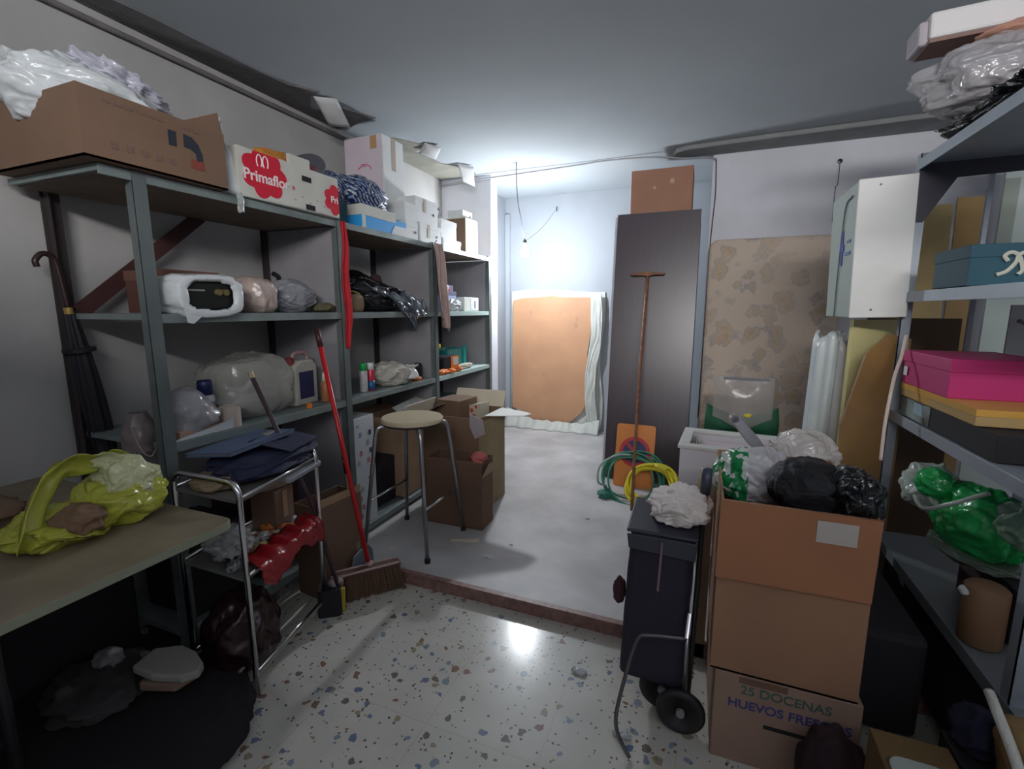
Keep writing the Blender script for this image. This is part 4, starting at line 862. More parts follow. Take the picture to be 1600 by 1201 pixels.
lump(.05, .05, .03, 205, .3, 2, n=24).obj('fitting', M('green_fitting', (.04, .22, .16), .5), t, smooth=True).location = (-.17, -.1, -.13)
t = T('yellow_hose', 'coiled bright yellow cable lying before the orange sign', 'hose', (-.27, 3.27, .19))
coil(.155, .011, 6.2, 8, .65, .013, 1.0).obj('hose_coil', M('yellow_hose', (.72, .60, .02), .4), t, smooth=True)
for a in (1.2, 4.6): B().tube([(.155*cos(q), .155*sin(q)*cos(.65), .155*sin(q)*sin(.65)) for q in [a-.3+.6*k/6 for k in range(7)]], .028, 10).obj('tape_wrap', M('yellow_tape', (.66, .56, .04), .4), t, smooth=True)
# T rod
t = T('rusty_squeegee', 'long rusty rod with a T-shaped top leaning on the dark cupboard', 'tool', (-.372, 3.12, FB))
p1 = Vector((-.045, .72, 1.60)); B().tube(smoothpath([(0.02, -.03, .0), (.0, 0, .015), (-.004, .0, .06), tuple(Vector((0, 0, .06)).lerp(p1, .5)+Vector((-.012, 0, 0))), p1]), .011, 10).obj('rod', rust, t, smooth=True)
B().prism([(-.135, .0), (-.05, .012), (0, .018), (.05, .010), (.13, .004), (.12, -.010), (.04, -.010), (0, -.022), (-.04, -.012), (-.12, -.012)], .022, lambda u, v, h: (p1.x+u, p1.y+.01-h, p1.z+v+.012)).obj('crossbar', rust, t, bevel=.003)
B().tube(smoothpath([(.0, 0, .012), (.02, -.03, .008), (.045, -.045, .012)]), .010, 8).obj('hook_end', rust, t, smooth=True)
# small bright scraps on concrete
for i, (x, y, s, lb) in enumerate(((-.62, 2.85, .012, 'tiny white speck of debris on the grey concrete near the hose'), (-.95, 2.35, .010, 'tiny pale chip on the concrete right of the stool'), (-1.02, 2.18, .035, 'thin pale paper shred on the concrete near the step'))):
    tag(lump(s, s*.4, .004, 210+i, .4, 2, n=12).obj('debris', white_c), lb, 'debris', loc=(x, y, FB))
for i, (x, y, lb) in enumerate(((-.37, 1.62, 'clear plastic scrap on the terrazzo left of the shopping trolley'), (-.17, 1.40, 'small clear plastic scrap by the shopping trolley wheel'))):
    tag(lump(.028, .015, .008, 220+i, .6, 3, n=20).obj('plastic_scrap', plastic('scrap_film', (.7, .72, .74), .8, .1, .5), smooth=True), lb, 'scrap', loc=(x, y, 0))

# ---------------- right: mattress, chest, rolls ----------------
mm = bpy.data.materials.new('floral_ticking'); mm.use_nodes = True; nt = mm.node_tree; bb = nt.nodes['Principled BSDF']; bb.inputs['Roughness'].default_value = .85
L = nt.links.new; tc = nt.nodes.new('ShaderNodeTexCoord')
n1 = nt.nodes.new('ShaderNodeTexNoise'); n1.inputs['Scale'].default_value = 14; n1.inputs['Detail'].default_value = 5; L(tc.outputs['Object'], n1.inputs['Vector'])
mxv = nt.nodes.new('ShaderNodeMixRGB'); mxv.inputs[0].default_value = .13; L(tc.outputs['Object'], mxv.inputs[1]); L(n1.outputs['Color'], mxv.inputs[2])
vo = nt.nodes.new('ShaderNodeTexVoronoi'); vo.inputs['Scale'].default_value = 8.5; L(mxv.outputs[0], vo.inputs['Vector'])
r1 = nt.nodes.new('ShaderNodeValToRGB'); e = r1.color_ramp.elements; e[0].position = .0; e[0].color = (.44, .32, .21, 1); e[1].position = .34; e[1].color = (.54, .42, .31, 1)
x = e.new(.43); x.color = (.38, .35, .34, 1); x = e.new(.54); x.color = (.62, .51, .42, 1); L(vo.outputs['Distance'], r1.inputs[0])
n3 = nt.nodes.new('ShaderNodeTexNoise'); n3.inputs['Scale'].default_value = 4; L(tc.outputs['Object'], n3.inputs['Vector'])
r3 = nt.nodes.new('ShaderNodeValToRGB'); r3.color_ramp.elements[0].position = .22; r3.color_ramp.elements[1].position = .62; L(n3.outputs['Fac'], r3.inputs[0])
m4 = nt.nodes.new('ShaderNodeMixRGB'); m4.inputs[1].default_value = (.62, .51, .42, 1); L(r3.outputs[0], m4.inputs[0]); L(r1.outputs[0], m4.inputs[2]); L(m4.outputs[0], bb.inputs['Base Color'])
t = T('mattress', 'beige floral mattress standing upright against the far wall', 'mattress', (.46, 4.09, FB))
B().prism(rrect(-.45, .45, 0, 1.87, .07), .12, lambda u, v, h: (u, .095-h, v)).obj('ticking', mm, t, bevel=.02)
B().prism(rrect(-.455, .455, -.0, 1.875, .07), .012, lambda u, v, h: (u, -.012-h, v)).obj('piping', mm, t) if 0 else None
# transparent bag with green cloth in front of mattress
t = T('green_garment', 'dark green folded garment leaning at the foot of the mattress', 'clothing', (.26, 3.35, .60))
b = B().grid(lambda u, v: (-.21+.42*u, -.03-.05*sin(pi*v)-.02*sin(u*9), .17*v*(.55+.55*abs(u-.5)*2 if v > .3 else 1)), 30, 12); b.obj('cloth', M('bottle_green', (.01, .10, .045), .7), t, smooth=True, solid=.02)
t = T('zip_bag', 'transparent zip bag resting on the dark green garment', 'bag', (.26, 3.26, .72))
b = B().grid(lambda u, v: (-.17+.34*u*(1)+(.0), -.02-.05*sin(pi*v)*sin(pi*u), .26*v+.0-.06*sin(pi*u)*(1-v)+.01*sin(u*9)), 30, 16); b.obj('film', plastic('smoky_clear', (.50, .48, .46), .40, .15, .4), t, smooth=True, solid=.004)
B().bx(-.12, .14, -.03, -.015, .245, .26).obj('zip', M('zip_grey', (.18, .18, .2), .5), t)
lump(.02, .012, .012, 231, .4, 2, n=14).obj('yellow_contents', yellow_p, t).location = (.03, -.06, .02)
# support stack below garment (carton)
t = T('storage_carton', 'brown carton behind the white chest carrying the green garment', 'box', (.27, 3.40, FB)); carton(t, .45, .3, .535, kraft_d); quad(t, 'tape', kraft_l, (0, -.1505, .4), XP, ZP, .05, .25)
# white chest (polystyrene box)
whp = M('white_foam', (.64, .62, .66), .5, var=.04)
t = T('white_chest', 'open white foam chest behind the shopping trolley', 'chest', (.185, 2.82, FB), -.06)
W_, D_, H_ = .50, .40, .60
b = B()
b.bx(-W_/2, W_/2, -D_/2, -D_/2+.035, 0, H_).bx(-W_/2, W_/2, D_/2-.035, D_/2, 0, H_).bx(-W_/2, -W_/2+.035, -D_/2+.035, D_/2-.035, 0, H_).bx(W_/2-.035, W_/2, -D_/2+.035, D_/2-.035, 0, H_).bx(-W_/2, W_/2, -D_/2, D_/2, 0, .035)
b.obj('chest_body', whp, t)
b = B(); o_, i_ = .012, .045
b.bx(-W_/2-o_, W_/2+o_, -D_/2-o_, -D_/2+i_, H_, H_+.02).bx(-W_/2-o_, W_/2+o_, D_/2-i_, D_/2+o_, H_, H_+.02).bx(-W_/2-o_, -W_/2+i_, -D_/2+i_, D_/2-i_, H_, H_+.02).bx(W_/2-i_, W_/2+o_, -D_/2+i_, D_/2-i_, H_, H_+.02)
b.obj('rim', M('chest_rim', (.60, .60, .58), .5), t, bevel=.004)
t = T('pink_packet', 'pinkish white tray packet lying in the white chest', 'packet', (.19, 2.80, FB+.45), .02)
B().bx(-.18, .19, -.15, .15, 0, .12).obj('packet_body', M('pink_white_film', (.62, .52, .56), .35, var=.12), t, bevel=.015)
for k in range(3): B().bx(-.20+.012*k, -.194+.012*k, -.14, .14, .0, .15).obj('divider', M('grey_green_card', (.32, .33, .27), .7), t)
# white plastic roll
t = T('plastic_roll', 'tall roll of white plastic sheeting standing by the mattress', 'roll', (.555, 2.72, FB), 0, rot=(0, .02, 0))
b = B().grid(lambda u, v: ((.062+.006*sin(14*pi*u))*cos(2*pi*u)*(1-.12*(v > .97)), (.062+.006*sin(14*pi*u))*sin(2*pi*u), 1.22*v+.02*sin(6*pi*u)*(v > .9)), 60, 30, closeu=True); b.obj('roll_sheet', plastic('milky_sheet', (.62, .68, .70), .97, .25, .3), t, smooth=True, solid=.003)
B().grid(lambda u, v: ((.030+.004*sin(10*pi*u))*cos(2*pi*u)+.052, -.045+.030*sin(2*pi*u), 1.17*v+.03*sin(4*pi*u)*(v > .9)), 40, 24, closeu=True).obj('inner_sheet', plastic('milky_sheet2', (.55, .55, .58), .97, .3, .3), t, smooth=True, solid=.003)
# boards
t = T('yellow_board', 'pale yellow board standing upright behind the brown board', 'board', (.70, 2.58, FB), .55, None)
B().bx(-.10, .15, -.010, .010, 0, 1.295).obj('panel', M('yellow_laminate', (.55, .50, .24), .55), t); B().bx(.150, .156, -.011, .011, 0, 1.295).obj('edge', M('orange_edge', (.50, .27, .06), .6), t)
t = T('brown_board', 'brown hardboard sheet standing with a raised orange edge', 'board', (.70, 2.40, FB), .30, None)
B().prism([(-.10, 0), (.11, 0), (.11, 1.22), (.02, 1.24), (-.06, 1.16), (-.13, .85), (-.12, .6)], .012, lambda u, v, h: (u, h, v)).obj('sheet', M('ochre_board', (.30, .17, .05), .6, col2=(.20, .11, .05), vscale=3), t, bevel=.002)
# white box above
t = T('white_cabinet', 'white rectangular cabinet hanging beside the right shelf post', 'cabinet', (.665, 2.385, 1.37), 0, rot=(0, -.03, 0))
B().bx(-.10, .09, -.005, .40, .0, .545).obj('cabinet_body', M('pale_green_side', (.40, .46, .42), .5), t, bevel=.004)
B().bx(-.102, .092, -.020, -.006, -.002, .548).obj('front_panel', M('cabinet_white', (.62, .63, .61), .45, var=.05), t, bevel=.003)
bt = M('blue_tape', (.03, .06, .42), .5)
quad(t, 'blue_tape', bt, (-.1025, .17, .30), YN, ZP, .022, .15); quad(t, 'blue_tape', bt, (-.1028, .17, .30), YN, ZP, .06, .03); quad(t, 'printed_mark', M('blue_print', (.10, .16, .40), .5), (-.1025, .08, .27), YN, ZP, .08, .014)
quad(t, 'printed_mark', M('blue_print', (.10, .16, .40), .5), (-.1025, .07, .32), YN, ZP, .05, .010)
B().tube(smoothpath([(-.105, .05, .50), (-.105, .15, .46), (-.105, .2, .2), (-.105, .22, .0)]), .003, 6).obj('seam_cord', M('cord_dark', (.10, .12, .12), .6), t)
B().lathe([(.004, 0), (.004, .003)], M4=Matrix.Translation((-.03, -.02, .52)) @ Matrix.Rotation(pi/2, 4, 'X')).obj('screw', darksteel, t); B().lathe([(.004, 0), (.004, .003)], M4=Matrix.Translation((-.03, -.02, .03)) @ Matrix.Rotation(pi/2, 4, 'X')).obj('screw', darksteel, t)
# white cable
tag(B().tube(smoothpath([(.742, 2.30, 1.30), (.72, 2.25, 1.22), (.69, 2.2, 1.14), (.665, 2.15, .98), (.65, 2.10, .84)]), .006, 8).obj('white_cable', M('white_cable_m', (.62, .52, .46), .5), smooth=True), 'pale cable hanging in front of the brown board', 'cable')

# ---------------- right shelving ----------------
RX = .75; RX1 = 1.22
t = T('right_shelving', 'blue grey steel shelving unit along the right side', 'shelving', (RX, 1.9, 0))
def rl(b): return loc(b, (RX, 1.9, 0))
YA, YB = 1.42, 2.42
for y in (YA, YB):
    for x in (RX, RX1):
        s = 1 if x == RX else -1
        b = B().bx(min(x, x+s*.003), max(x, x+s*.003), y-.018, y+.018, 0 if y < STEP else FB, 2.0 if y > 2 else .96).bx(min(x, x+s*.035), max(x, x+s*.035), y-.018, y-.015, 0 if y < STEP else FB, 2.0 if y > 2 else .96); rl(b).obj('post', rshelf, t)
rl(B().bx(RX+.22, RX+.235, YB-.01, YB+.005, .99, 1.98)).obj('middle_strut', rshelf, t)
for z, y0, mt in ((1.98, .9, rshelf), (1.47, 1.25, rshelf), (.985, YA-.05, rshelf), (.44, YA-.05, M('dull_steel_low', (.20, .22, .24), .5, .2))):
    b = B().bx(RX+.004, RX1, y0, YB, z-.02, z-.002).bx(RX-.002, RX+.004, y0, YB, z-.04, z); rl(b).obj('shelf_board', mt, t, bevel=.001)
b = B().prism([(0, 0), (.0, -.22), (.03, -.22), (.12, -.06), (.47, -.05), (.47, 0)], .006, lambda u, v, h: (RX+u, YB-.02+h, 1.96+v)); rl(b).obj('gusset', M('black_gusset', (.02, .02, .035), .5), t)
for x in (RX, RX1):
    for y in (1.0,): rl(B().bx(x-.0, x+.003, y-.018, y+.018, 0, 2.0)).obj('post', rshelf, t)
for o_ in []: pass
# large brown sheets behind the shelving
t = T('kraft_sheet', 'large olive brown cardboard sheet leaning behind the right shelving', 'board', (1.13, 3.2, FB), 0, rot=(-.06, 0, 0))
B().bx(-.16, .07, 0, .012, 0, 1.90).obj('sheet', M('olive_gold_card', (.40, .30, .13), .7, col2=(.27, .20, .09), vscale=2), t)
t = T('kraft_sheet', 'second brown cardboard sheet right of the olive one behind the shelving', 'board', (1.32, 3.2, FB), 0, rot=(-.06, 0, 0))
B().bx(-.105, .02, 0, .012, 0, 1.93).obj('sheet', M('gold_brown_card', (.36, .23, .08), .7, col2=(.20, .13, .06), vscale=2), t)
t = T('dark_board', 'dark brown board standing low behind the pink box shelf', 'board', (1.02, 2.75, FB), 0, rot=(-.03, 0, 0)); B().bx(-.28, .08, 0, .015, 0, 1.30).obj('sheet', M('dark_brown_board', (.13, .08, .04), .7, col2=(.08, .05, .03), vscale=2), t)
t = T('white_board', 'pale white panel leaning against the right wall behind the shelves', 'panel', (1.55, 3.3, FB)); B().bx(-.16, .12, 0, .02, 0, 2.25).obj('sheet', M('pale_green_panel', (.45, .52, .50), .6), t); B().bx(-.16, -.10, -.003, 0, 1.5, 2.0).obj('edge_strip', M('grey_green_edge', (.28, .32, .28), .6), t)
t = T('plastic_sheet', 'white plastic panel behind the cable coil on the right shelving', 'panel', (1.16, 2.38, .987)); B().bx(-.08, .06, 0, .01, 0, .43).obj('sheet', M('pale_panel', (.46, .50, .50), .5), t)
tag(B().tube(smoothpath([(1.08, 2.33, 1.36), (1.13, 2.33, 1.33), (1.16, 2.33, 1.27), (1.14, 2.33, 1.22), (1.2, 2.33, 1.30)]), .007, 8).obj('grey_cable', M('grey_cable2', (.2, .23, .22), .6), smooth=True), 'looped grey cable in front of the white plastic panel', 'cable')
# shelf contents right
t = T('teal_shoebox', 'teal lidded box with pale emblem on the right middle shelf', 'box', (.90, 2.03, 1.472), .0)
carton(t, .30, .24, .11, teal_m); B().bx(-.152, .152, -.122, .122, .085, .125).obj('lid', teal_m, t, bevel=.002)
em = M('pale_emblem', (.42, .42, .36), .5)
for pts in ([(-.045, -.03), (-.02, -.02), (.0, .005), (.01, .03), (.06, .045)], [(-.02, .01), (-.03, .025), (-.015, .035), (.005, .025), (.02, -.015), (.01, -.03)]):
    B().tube(smoothpath([(u*.9-.045, -.1255, .062+v) for u, v in pts]), .006, 6).obj('emblem', em, t)
t = T('dark_blue_box', 'dark blue box at the right edge beyond the teal box', 'box', (1.10, 2.10, 1.472)); carton(t, .16, .2, .24, M('deep_blue', (.02, .03, .12), .5)); B().bx(-.03, .03, -.101, -.1, .1, .18).obj('label_patch', M('pale_blue', (.3, .35, .5), .5), t)
t = T('pink_box', 'bright pink lidded box on the right lower shelf', 'box', (.885, 2.12, 1.115), 0)
pk = M('magenta_card', (.47, .018, .15), .5)
carton(t, .27, .385, .10, pk); B().bx(-.138, .138, -.196, .196, .085, .128).obj('lid', pk, t, bevel=.003)
quad(t, 'label_tag', white_c, (-.1395, .15, .05), YN, ZP, .03, .035)
t = T('gold_box', 'orange and gold flat box beneath the bright pink box', 'box', (.89, 2.02, 1.065)); carton(t, .28, .56, .048, M('gold_card', (.55, .30, .07), .4, col2=(.42, .30, .14), vscale=6)); B().bx(-.142, .142, -.282, .282, .03, .05).obj('lid', M('orange_gold', (.60, .33, .06), .4), t)
pm2 = M('picture_print', (.05, .05, .055), .5, col2=(.28, .36, .34), vscale=7)
t = T('picture_book', 'dark book with a landscape picture under the gold box', 'book', (.885, 1.98, .987)); B().bx(-.125, .13, -.34, .34, .0, .075).obj('cover', blackm, t, bevel=.002); quad(t, 'cover_picture', pm2, (-.1265, .20, .038), YN, ZP, .26, .07)
quad(t, 'cover_picture', M('sky_print', (.30, .42, .50), .5), (-.1268, .16, .048), YN, ZP, .09, .04, .0022)
t = T('cream_block', 'small cream block at the right edge of the lower shelf', 'block', (.86, 1.55, .987)); B().bx(-.04, .12, -.03, .03, .0, .03).obj('block', cream, t, bevel=.003)
# top right
t = T('long_white_box', 'long white box on top of the right shelving near the ceiling', 'box', (.88, 2.28, 2.335), .0, rot=(.0, -.04, .0))
B().bx(-.21, .30, -.07, .07, 0, .085).obj('box_body', M('white_roll_box', (.62, .60, .60), .5), t, bevel=.01); B().bx(-.21, .30, -.071, .07, -.014, -.002).obj('brown_edge', M('brown_edge', (.20, .12, .10), .7), t); B().bx(-.235, -.20, -.05, .07, -.01, .07).obj('end_cap', M('grey_mauve_cap', (.38, .35, .38), .6), t, bevel=.01)
t = T('clear_bundle', 'big clear crinkled plastic bundle beneath the long white box', 'bag', (.93, 2.26, 2.08)); lump(.26, .17, .12, 241, .22, 2.0, n=90, flat=.9).obj('film', plastic('crinkled_clear', (.45, .44, .46), .72, .08, 1.0), t, smooth=True)
lump(.20, .12, .085, 242, .2, 2, n=40, flat=.9).obj('contents', M('grey_pink_contents', (.22, .19, .20), .8), t, smooth=True).location = (.02, 0, .01)
lump(.15, .08, .03, 243, .2, 2, n=40, flat=.9).obj('contents', M('salmon_contents', (.42, .22, .16), .8), t, smooth=True).location = (.02, -.03, .20)
tag(lump(.21, .42, .05, 244, .35, 2.6, n=80, flat=.9).obj('black_film', bag_k, smooth=True), 'shiny black plastic bundle at the far corner of the right top shelf', 'bag', loc=(.96, 2.05, 1.981))
# green bag hanging below the lower shelf
t = T('green_bag', 'bright green plastic bag in white film hanging under the right shelf', 'bag', (.86, 1.88, .62), .2)
lump(.10, .17, .115, 251, .22, 1.8, n=70, flat=.95).obj('bag_body', bag_gr, t, smooth=True)
lump(.075, .10, .085, 253, .25, 2.0, n=60, flat=.9).obj('white_film', plastic('white_green_film', (.52, .60, .55), .86, .18, .5), t, smooth=True).location = (-.045, .16, .08)
lump(.05, .06, .05, 254, .2, 2.0, n=40, flat=.9).obj('green_fold', bag_gr, t, smooth=True).location = (-.075, .10, .15)
B().tube(smoothpath([(-.10, .17, .15), (-.13, .06, .12), (-.115, -.03, .17), (-.06, -.10, .24)]), .007, 8).obj('film_band', plastic('white_green_film2', (.48, .54, .50), .95, .2, .5), t, smooth=True)
lump(.06, .06, .07, 256, .3, 2.0, n=40, flat=.9).obj('white_film', plastic('pale_green_film', (.30, .42, .34), .7, .15, .5), t, smooth=True).location = (.0, -.15, .10)
lump(.10, .15, .03, 252, .2, 2.2, n=40).obj('bag_bottom', plastic('dark_green_film', (.12, .16, .12), .9), t, smooth=True).location = (0, 0, -.02)
t = T('shelf_crate', 'dark crate carrying the bright green bag on the bottom shelf', 'crate', (.99, 1.80, .442)); carton(t, .24, .36, .165, M('crate_brown', (.035, .015, .018), .7)); B().bx(-.121, .121, -.181, .181, .14, .17).obj('lid', blackm, t)
t = T('brown_tube', 'brown cardboard tube with white cap on the floor under the right shelving', 'tube', (.80, 1.66, .442)); B().lathe([(.045, 0), (.05, .005), (.05, .17), (.04, .18)]).obj('tube_body', M('tube_brown', (.24, .13, .065), .7), t, smooth=True); lump(.018, .018, .014, 255, .2, 2, n=16).obj('cap', white_c, t, smooth=True).location = (-.045, .0, .14)

for (x_, y_, z_, w_, d_, h_, lb) in ((.605, 1.98, FB, .19, .62, .34, 'black case added as shade between the tall carton and right shelving'), (.98, 1.95, FB, .40, .80, .33, 'wide black case added as shade on the floor under the lowest right shelf')):  # added black boxes that stand in for the dark around the right shelving
    t = T('shade_case_right', lb, 'case', (x_, y_, z_)); B().bx(-w_/2, w_/2, -d_/2+.0, d_/2, 0, h_).obj('case_body', blackm, t, bevel=.02); B().tube(smoothpath([(0, -.07, h_-.005), (0, -.06, h_+.025), (0, .06, h_+.025), (0, .07, h_-.005)]), .008, 8).obj('handle', black, t, smooth=True)
# ---------------- stacked cartons and bags ----------------
t = T('tall_carton', 'tall brown carton of black bags with its front flap folded down', 'box', (.275, 1.72, .30), 0)
carton(t, .385, .54, .55, M('tall_kraft', (.36, .19, .11), .75, var=.15, vscale=4), lid=False)
fl = B().prism([(-.195, 0), (.195, 0), (.19, -.235), (-.198, -.24)], .005, lambda u, v, h: (u, -.274-h+.02*v, .551+v+.0*u)); fl.obj('flap', kraft_o, t)
quad(t, 'label_sticker', M('label_grey', (.50, .45, .40), .6), (.095, -.2815, .50), XP, ZP, .095, .062)
t = T('egg_carton', 'lowest carton with blue printed lettering under the tall brown one', 'box', (.285, 1.715, .0), .02)
carton(t, .385, .54, .298, M('pinkish_kraft', (.36, .23, .17), .75, var=.2, vscale=5))
gp = M('green_print', (.06, .12, .10), .6); bp2 = M('blue_ink', (.04, .05, .22), .6)
text(t, 'lettering', gp, '25 DOCENAS', .040, (.0, -.2705, .255), XP, ZP, .0005)
text(t, 'lettering', bp2, 'HUEVOS FRESCOS', .040, (.01, -.2705, .205), XP, ZP, .0005)
quad(t, 'printed_bar', blackm, (.03, -.2705, .150), XP, ZP, .16, .012)
quad(t, 'torn_tape', M('brown_tape2', (.17, .09, .06), .5), (-.06, -.2705, .288), XP, ZP, .13, .02)
t = T('black_bag', 'tied black refuse bag bulging from the tall brown carton', 'bag', (.335, 1.60, .79))
lump(.118, .11, .09, 261, .14, 1.9, n=60, flat=.85).obj('bag_body', M('matt_black_bag', (.008, .008, .012), .7, bump=.8, bscale=30), t, smooth=True)
tag(lump(.075, .11, .085, 262, .2, 2.4, n=60, flat=.9).obj('glossy_black_bag', bag_k, smooth=True), 'glossy black bag at the right corner of the tall carton', 'bag', loc=(.425, 1.56, .79))
gw = bpy.data.materials.new('green_white_print'); gw.use_nodes = True; nt = gw.node_tree; bb = nt.nodes['Principled BSDF']; bb.inputs['Roughness'].default_value = .3
tc = nt.nodes.new('ShaderNodeTexCoord'); mp = nt.nodes.new('ShaderNodeMapping'); mp.inputs['Scale'].default_value = (1, 1, .45); mp.inputs['Rotation'].default_value = (0, .5, 0); no = nt.nodes.new('ShaderNodeTexNoise'); no.inputs['Scale'].default_value = 34; no.inputs['Detail'].default_value = 1
sx_ = nt.nodes.new('ShaderNodeSeparateXYZ'); lt = nt.nodes.new('ShaderNodeMath'); lt.operation = 'LESS_THAN'; lt.inputs[1].default_value = -.025
rp = nt.nodes.new('ShaderNodeValToRGB'); rp.color_ramp.interpolation = 'CONSTANT'; rp.color_ramp.elements[0].color = (.01, .22, .07, 1); rp.color_ramp.elements[1].position = .53; rp.color_ramp.elements[1].color = (.58, .60, .58, 1)
mx = nt.nodes.new('ShaderNodeMixRGB'); mx.inputs[1].default_value = (.50, .49, .52, 1)
L = nt.links.new; L(tc.outputs['Object'], mp.inputs[0]); L(mp.outputs[0], no.inputs['Vector']); L(no.outputs['Fac'], rp.inputs[0]); L(tc.outputs['Object'], sx_.inputs[0]); L(sx_.outputs[0], lt.inputs[0]); L(lt.outputs[0], mx.inputs[0]); L(rp.outputs[0], mx.inputs[2]); L(mx.outputs[0], bb.inputs['Base Color'])
t = T('printed_bag', 'white plastic bag with green print at the back of the tall carton', 'bag', (.195, 1.80, .72))
lump(.125, .12, .105, 265, .2, 2.0, n=70, flat=.95).obj('bag_body', gw, t, smooth=True)
t = T('metal_clamp', 'grey metal bar clamp lying on the green printed bag', 'tool', (.20, 2.0, .90), 0, rot=(-.1, .85, .1))
B().prism([(-.11, .012), (-.09, .022), (.0, .026), (.12, .018), (.13, .0), (.10, -.012), (.0, -.018), (-.10, -.012)], .02, lambda u, v, h: (u, h, v+.0)).obj('bar', M('zinc', (.38, .39, .42), .35, .7), t, bevel=.004)
B().lathe([(.016, 0), (.016, .03)], M4=Matrix.Translation((-.10, 0, .005)) @ Matrix.Rotation(-pi/2, 4, 'X')).obj('roller', chrome, t)
B().bx(.10, .15, -.01, .03, -.03, -.01).obj('jaw', darksteel, t, bevel=.003)
tag(lump(.12, .11, .10, 271, .20, 2.2, n=60, flat=.9).obj('clear_bag', plastic('cream_clear', (.66, .62, .60), .85, .12, .6), smooth=True), 'milky bag between the white chest and the black bag', 'bag', loc=(.40, 2.12, .735))
t = T('rear_carton', 'carton behind the tall one carrying the milky bag', 'box', (.35, 2.2, FB)); carton(t, .36, .3, .665, kraft); quad(t, 'tape', kraft_l, (0, -.1505, .5), XP, ZP, .05, .2)
# cream paper sack
t = T('paper_sack', 'narrow cream paper sheets wedged left of the tall carton', 'paper', (.03, 1.88, .0))
B().prism([(-.03, .50), (.01, .46), (.05, .62), (.055, .78), (-.005, .80), (-.025, .7)], .02, lambda u, v, h: (u, h, v)).obj('sheet', M('cream_sheet', (.50, .43, .30), .7), t, bevel=.003)
B().prism([(.0, .42), (.045, .42), (.05, .70), (.02, .66), (.0, .5)], .02, lambda u, v, h: (u, h-.03, v)).obj('sheet', M('pink_tan_sheet', (.38, .24, .18), .7), t, bevel=.003)
B().prism([(-.0, .0), (.05, .0), (.05, .45), (-.0, .43)], .03, lambda u, v, h: (u, h-.0, v)).obj('sheet', M('tan_sheet', (.30, .2, .13), .7), t)

# ---------------- shopping trolley ----------------
t = T('shopping_trolley', 'dark purple wheeled shopping trolley beside the cardboard stack', 'trolley', (-.08, 1.55, 0), 0)
fab = M('dark_purple_fabric', (.022, .018, .035), .7, bump=.3, bscale=60)
def tb(u, v, h): return None
b = B()
# body: tapered hexahedron leaning back
bot = [(-.125, -.05, .15), (.085, -.05, .15), (.085, .14, .15), (-.125, .14, .15)]
tp_ = [(-.105, -.04, .675), (.10, -.04, .665), (.10, .17, .70), (-.105, .17, .705)]
b.grid(lambda u, v: (0, 0, 0), 2, 2) if 0 else None
nseg = 18; vs = []; import itertools
def per(c, s, bulge):
    out = []
    for k in range(4):
        for j in range(8):
            q = j/8; p = Vector(c[k]).lerp(Vector(c[(k+1) % 4]), q)
            cen = sum((Vector(x) for x in c), Vector())/4
            d = (p-cen); d.z = 0
            out.append(p+d*(bulge*sin(pi*q)-.10*(abs(q-.5)*2)**6))
    return out
for i in range(nseg+1):
    v = i/nseg; c = [tuple(Vector(bot[k]).lerp(Vector(tp_[k]), v)) for k in range(4)]
    vs += per(c, 1, .03*sin(pi*v)+.012*sin(v*21))
fs = [(i*32+j, i*32+(j+1) % 32, (i+1)*32+(j+1) % 32, (i+1)*32+j) for i in range(nseg) for j in range(32)]
fs += [tuple(range(31, -1, -1)), tuple(range(nseg*32, nseg*32+32))]
b.add(vs, fs); b.obj('bag_body', fab, t, smooth=True)
B().prism([(-.115, -.05), (.108, -.05), (.108, .175), (-.115, .175)], .012, lambda u, v, h: (u, v, .68+h+.12*v+.02*u*0)).obj('top_flap', M('charcoal_fabric', (.045, .045, .065), .6), t, bevel=.005)
B().prism([(-.112, 0), (.105, 0), (.10, -.06), (-.105, -.05)], .006, lambda u, v, h: (u, -.056-h, .675+v)).obj('front_flap', M('charcoal_fabric', (.045, .045, .065), .6), t, bevel=.003)
B().tube([(-.0, -.068, .665), (-.006, -.072, .50)], .004, 6).obj('strap', M('pinkish_strap', (.22, .15, .16), .6), t)
for sx in (.118,):
    pass
def fr(x):
    return smoothpath([(x, .10, .09), (x+.0, .12, .40), (x-.0, .15, .72), (x, .135, .84)], 6)
B().tube(smoothpath([(.105, .0, .09), (.113, .03, .45), (.118, .06, .76), (.121, .065, .86)], 6), .009, 10).obj('frame_tube', darksteel, t, smooth=True)
B().tube([(.119, .062, .80), (.122, .068, .885)], .017, 12).obj('grip', M('grip_grey', (.05, .06, .09), .4), t, smooth=True)
B().tube([(.117, .058, .735), (.119, .062, .80)], .0125, 12).obj('collar', chrome, t, smooth=True)
B().tube(smoothpath([(.09, -.10, .375), (-.02, -.105, .36), (-.055, -.11, .345), (-.075, -.13, .28), (-.10, -.17, .16), (-.105, -.20, .10), (-.09, -.21, .05), (-.055, -.225, .008)], 5), .0065, 8).obj('front_stand', M('stand_steel', (.16, .15, .16), .35, .7), t, smooth=True)
B().tube([(.09, -.10, .375), (.095, -.05, .43)], .007, 8).obj('stand_link', chrome, t)
B().tube([(.092, -.03, .34), (.094, -.035, .12)], .008, 8).obj('fork', M('fork_steel', (.3, .3, .32), .3, .8), t, smooth=True)
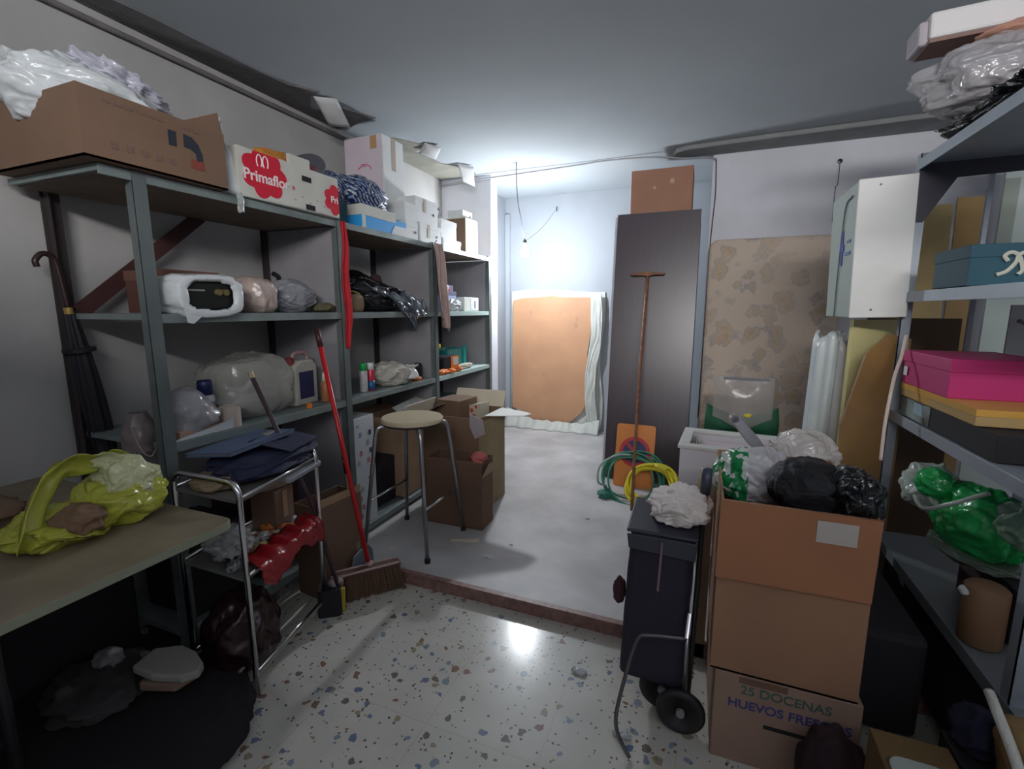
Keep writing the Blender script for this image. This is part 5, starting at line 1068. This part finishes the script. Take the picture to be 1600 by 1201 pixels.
for x_ in (.085, .02):
    Mw = Matrix.Translation((x_, -.06, .078)) @ Matrix.Rotation(pi/2, 4, 'Y') if 0 else Matrix.Translation((x_, -.06 if x_ > .05 else .02, .078)) @ Matrix.Rotation(pi/2, 4, 'X')
    wl = B().lathe([(.055, -.012), (.072, -.013), (.078, -.006), (.078, .006), (.072, .013), (.055, .012), (.05, .004), (.012, .004), (.012, -.004), (.05, -.004)], n=36, M4=Mw).obj('wheel', M('wheel_rubber', (.018, .016, .018), .5), t, smooth=True)
    B().lathe([(.012, -.018), (.014, -.014), (.014, .014), (.012, .018)], n=16, M4=Mw).obj('hub', M('hub_grey', (.28, .24, .26), .4), wl)
t2 = tag(lump(.10, .095, .06, 281, .34, 2.2, n=70, flat=.8).obj('tissue_paper', M('crumpled_tissue', (.88, .80, .75), .85, bump=.2), smooth=True), 'crumpled white tissue paper on top of the shopping trolley', 'paper', loc=(-.035, 1.61, .70), rot=(0, 0, .3))
tag(lump(.022, .03, .05, 283, .2, 2, n=24).obj('dark_red_rag', M('dark_red_rag', (.05, .012, .02), .8), smooth=True), 'dark red rag hanging on the left side of the shopping trolley', 'cloth', loc=(-.222, 1.58, .37))

# ---------------- bottom right corner ----------------
t = T('brown_floor_box', 'low brown box with a greenish white lid at the lower right', 'box', (.535, 1.20, 0)); carton(t, .16, .24, .345, M('ochre_box', (.16, .10, .04), .8)); B().prism(rrect(-.07, .05, -.10, .04, .03), .008, lambda u, v, h: (u, v, .346+h)).obj('white_lid', M('greenish_white', (.42, .48, .44), .6), t, bevel=.003)
tag(lump(.085, .06, .15, 293, .2, 2, n=44, flat=.9).obj('maroon_sack', M('dark_maroon_cloth', (.020, .006, .010), .85), smooth=True), 'dark maroon sack slumped before the lettered carton', 'bag', loc=(.395, 1.355, 0))
tag(lump(.05, .06, .055, 291, .22, 2, n=44, flat=.9).obj('navy_cloth', M('dark_navy_cloth', (.010, .011, .035), .85), smooth=True), 'dark navy cloth bundle left of the gold wrapped parcel', 'cloth', loc=(.675, 1.345, .341))
t = T('parcel_crate', 'dark crate under the navy cloth and gold wrapped parcel', 'crate', (.745, 1.25, 0)); carton(t, .24, .28, .34, blackm); B().bx(-.05, .05, -.141, -.14, .04, .09).obj('label_patch', navy, t)
t = T('gold_wrap', 'gold and white wrapped parcel at the bottom right corner', 'parcel', (.765, 1.22, .341), -.1)
lump(.10, .11, .085, 295, .12, 2, n=44, pw=3, flat=.95).obj('wrapping', M('gold_wrap_m', (.35, .22, .09), .5, var=.4, vscale=12), t, smooth=True)
B().tube(smoothpath([(-.10, .10, .17), (-.105, .04, .165), (-.10, -.04, .13), (-.09, -.11, .07)]), .011, 8).obj('white_edge', M('wool_white', (.62, .62, .56), .8, bump=.5, bscale=80), t, smooth=True)
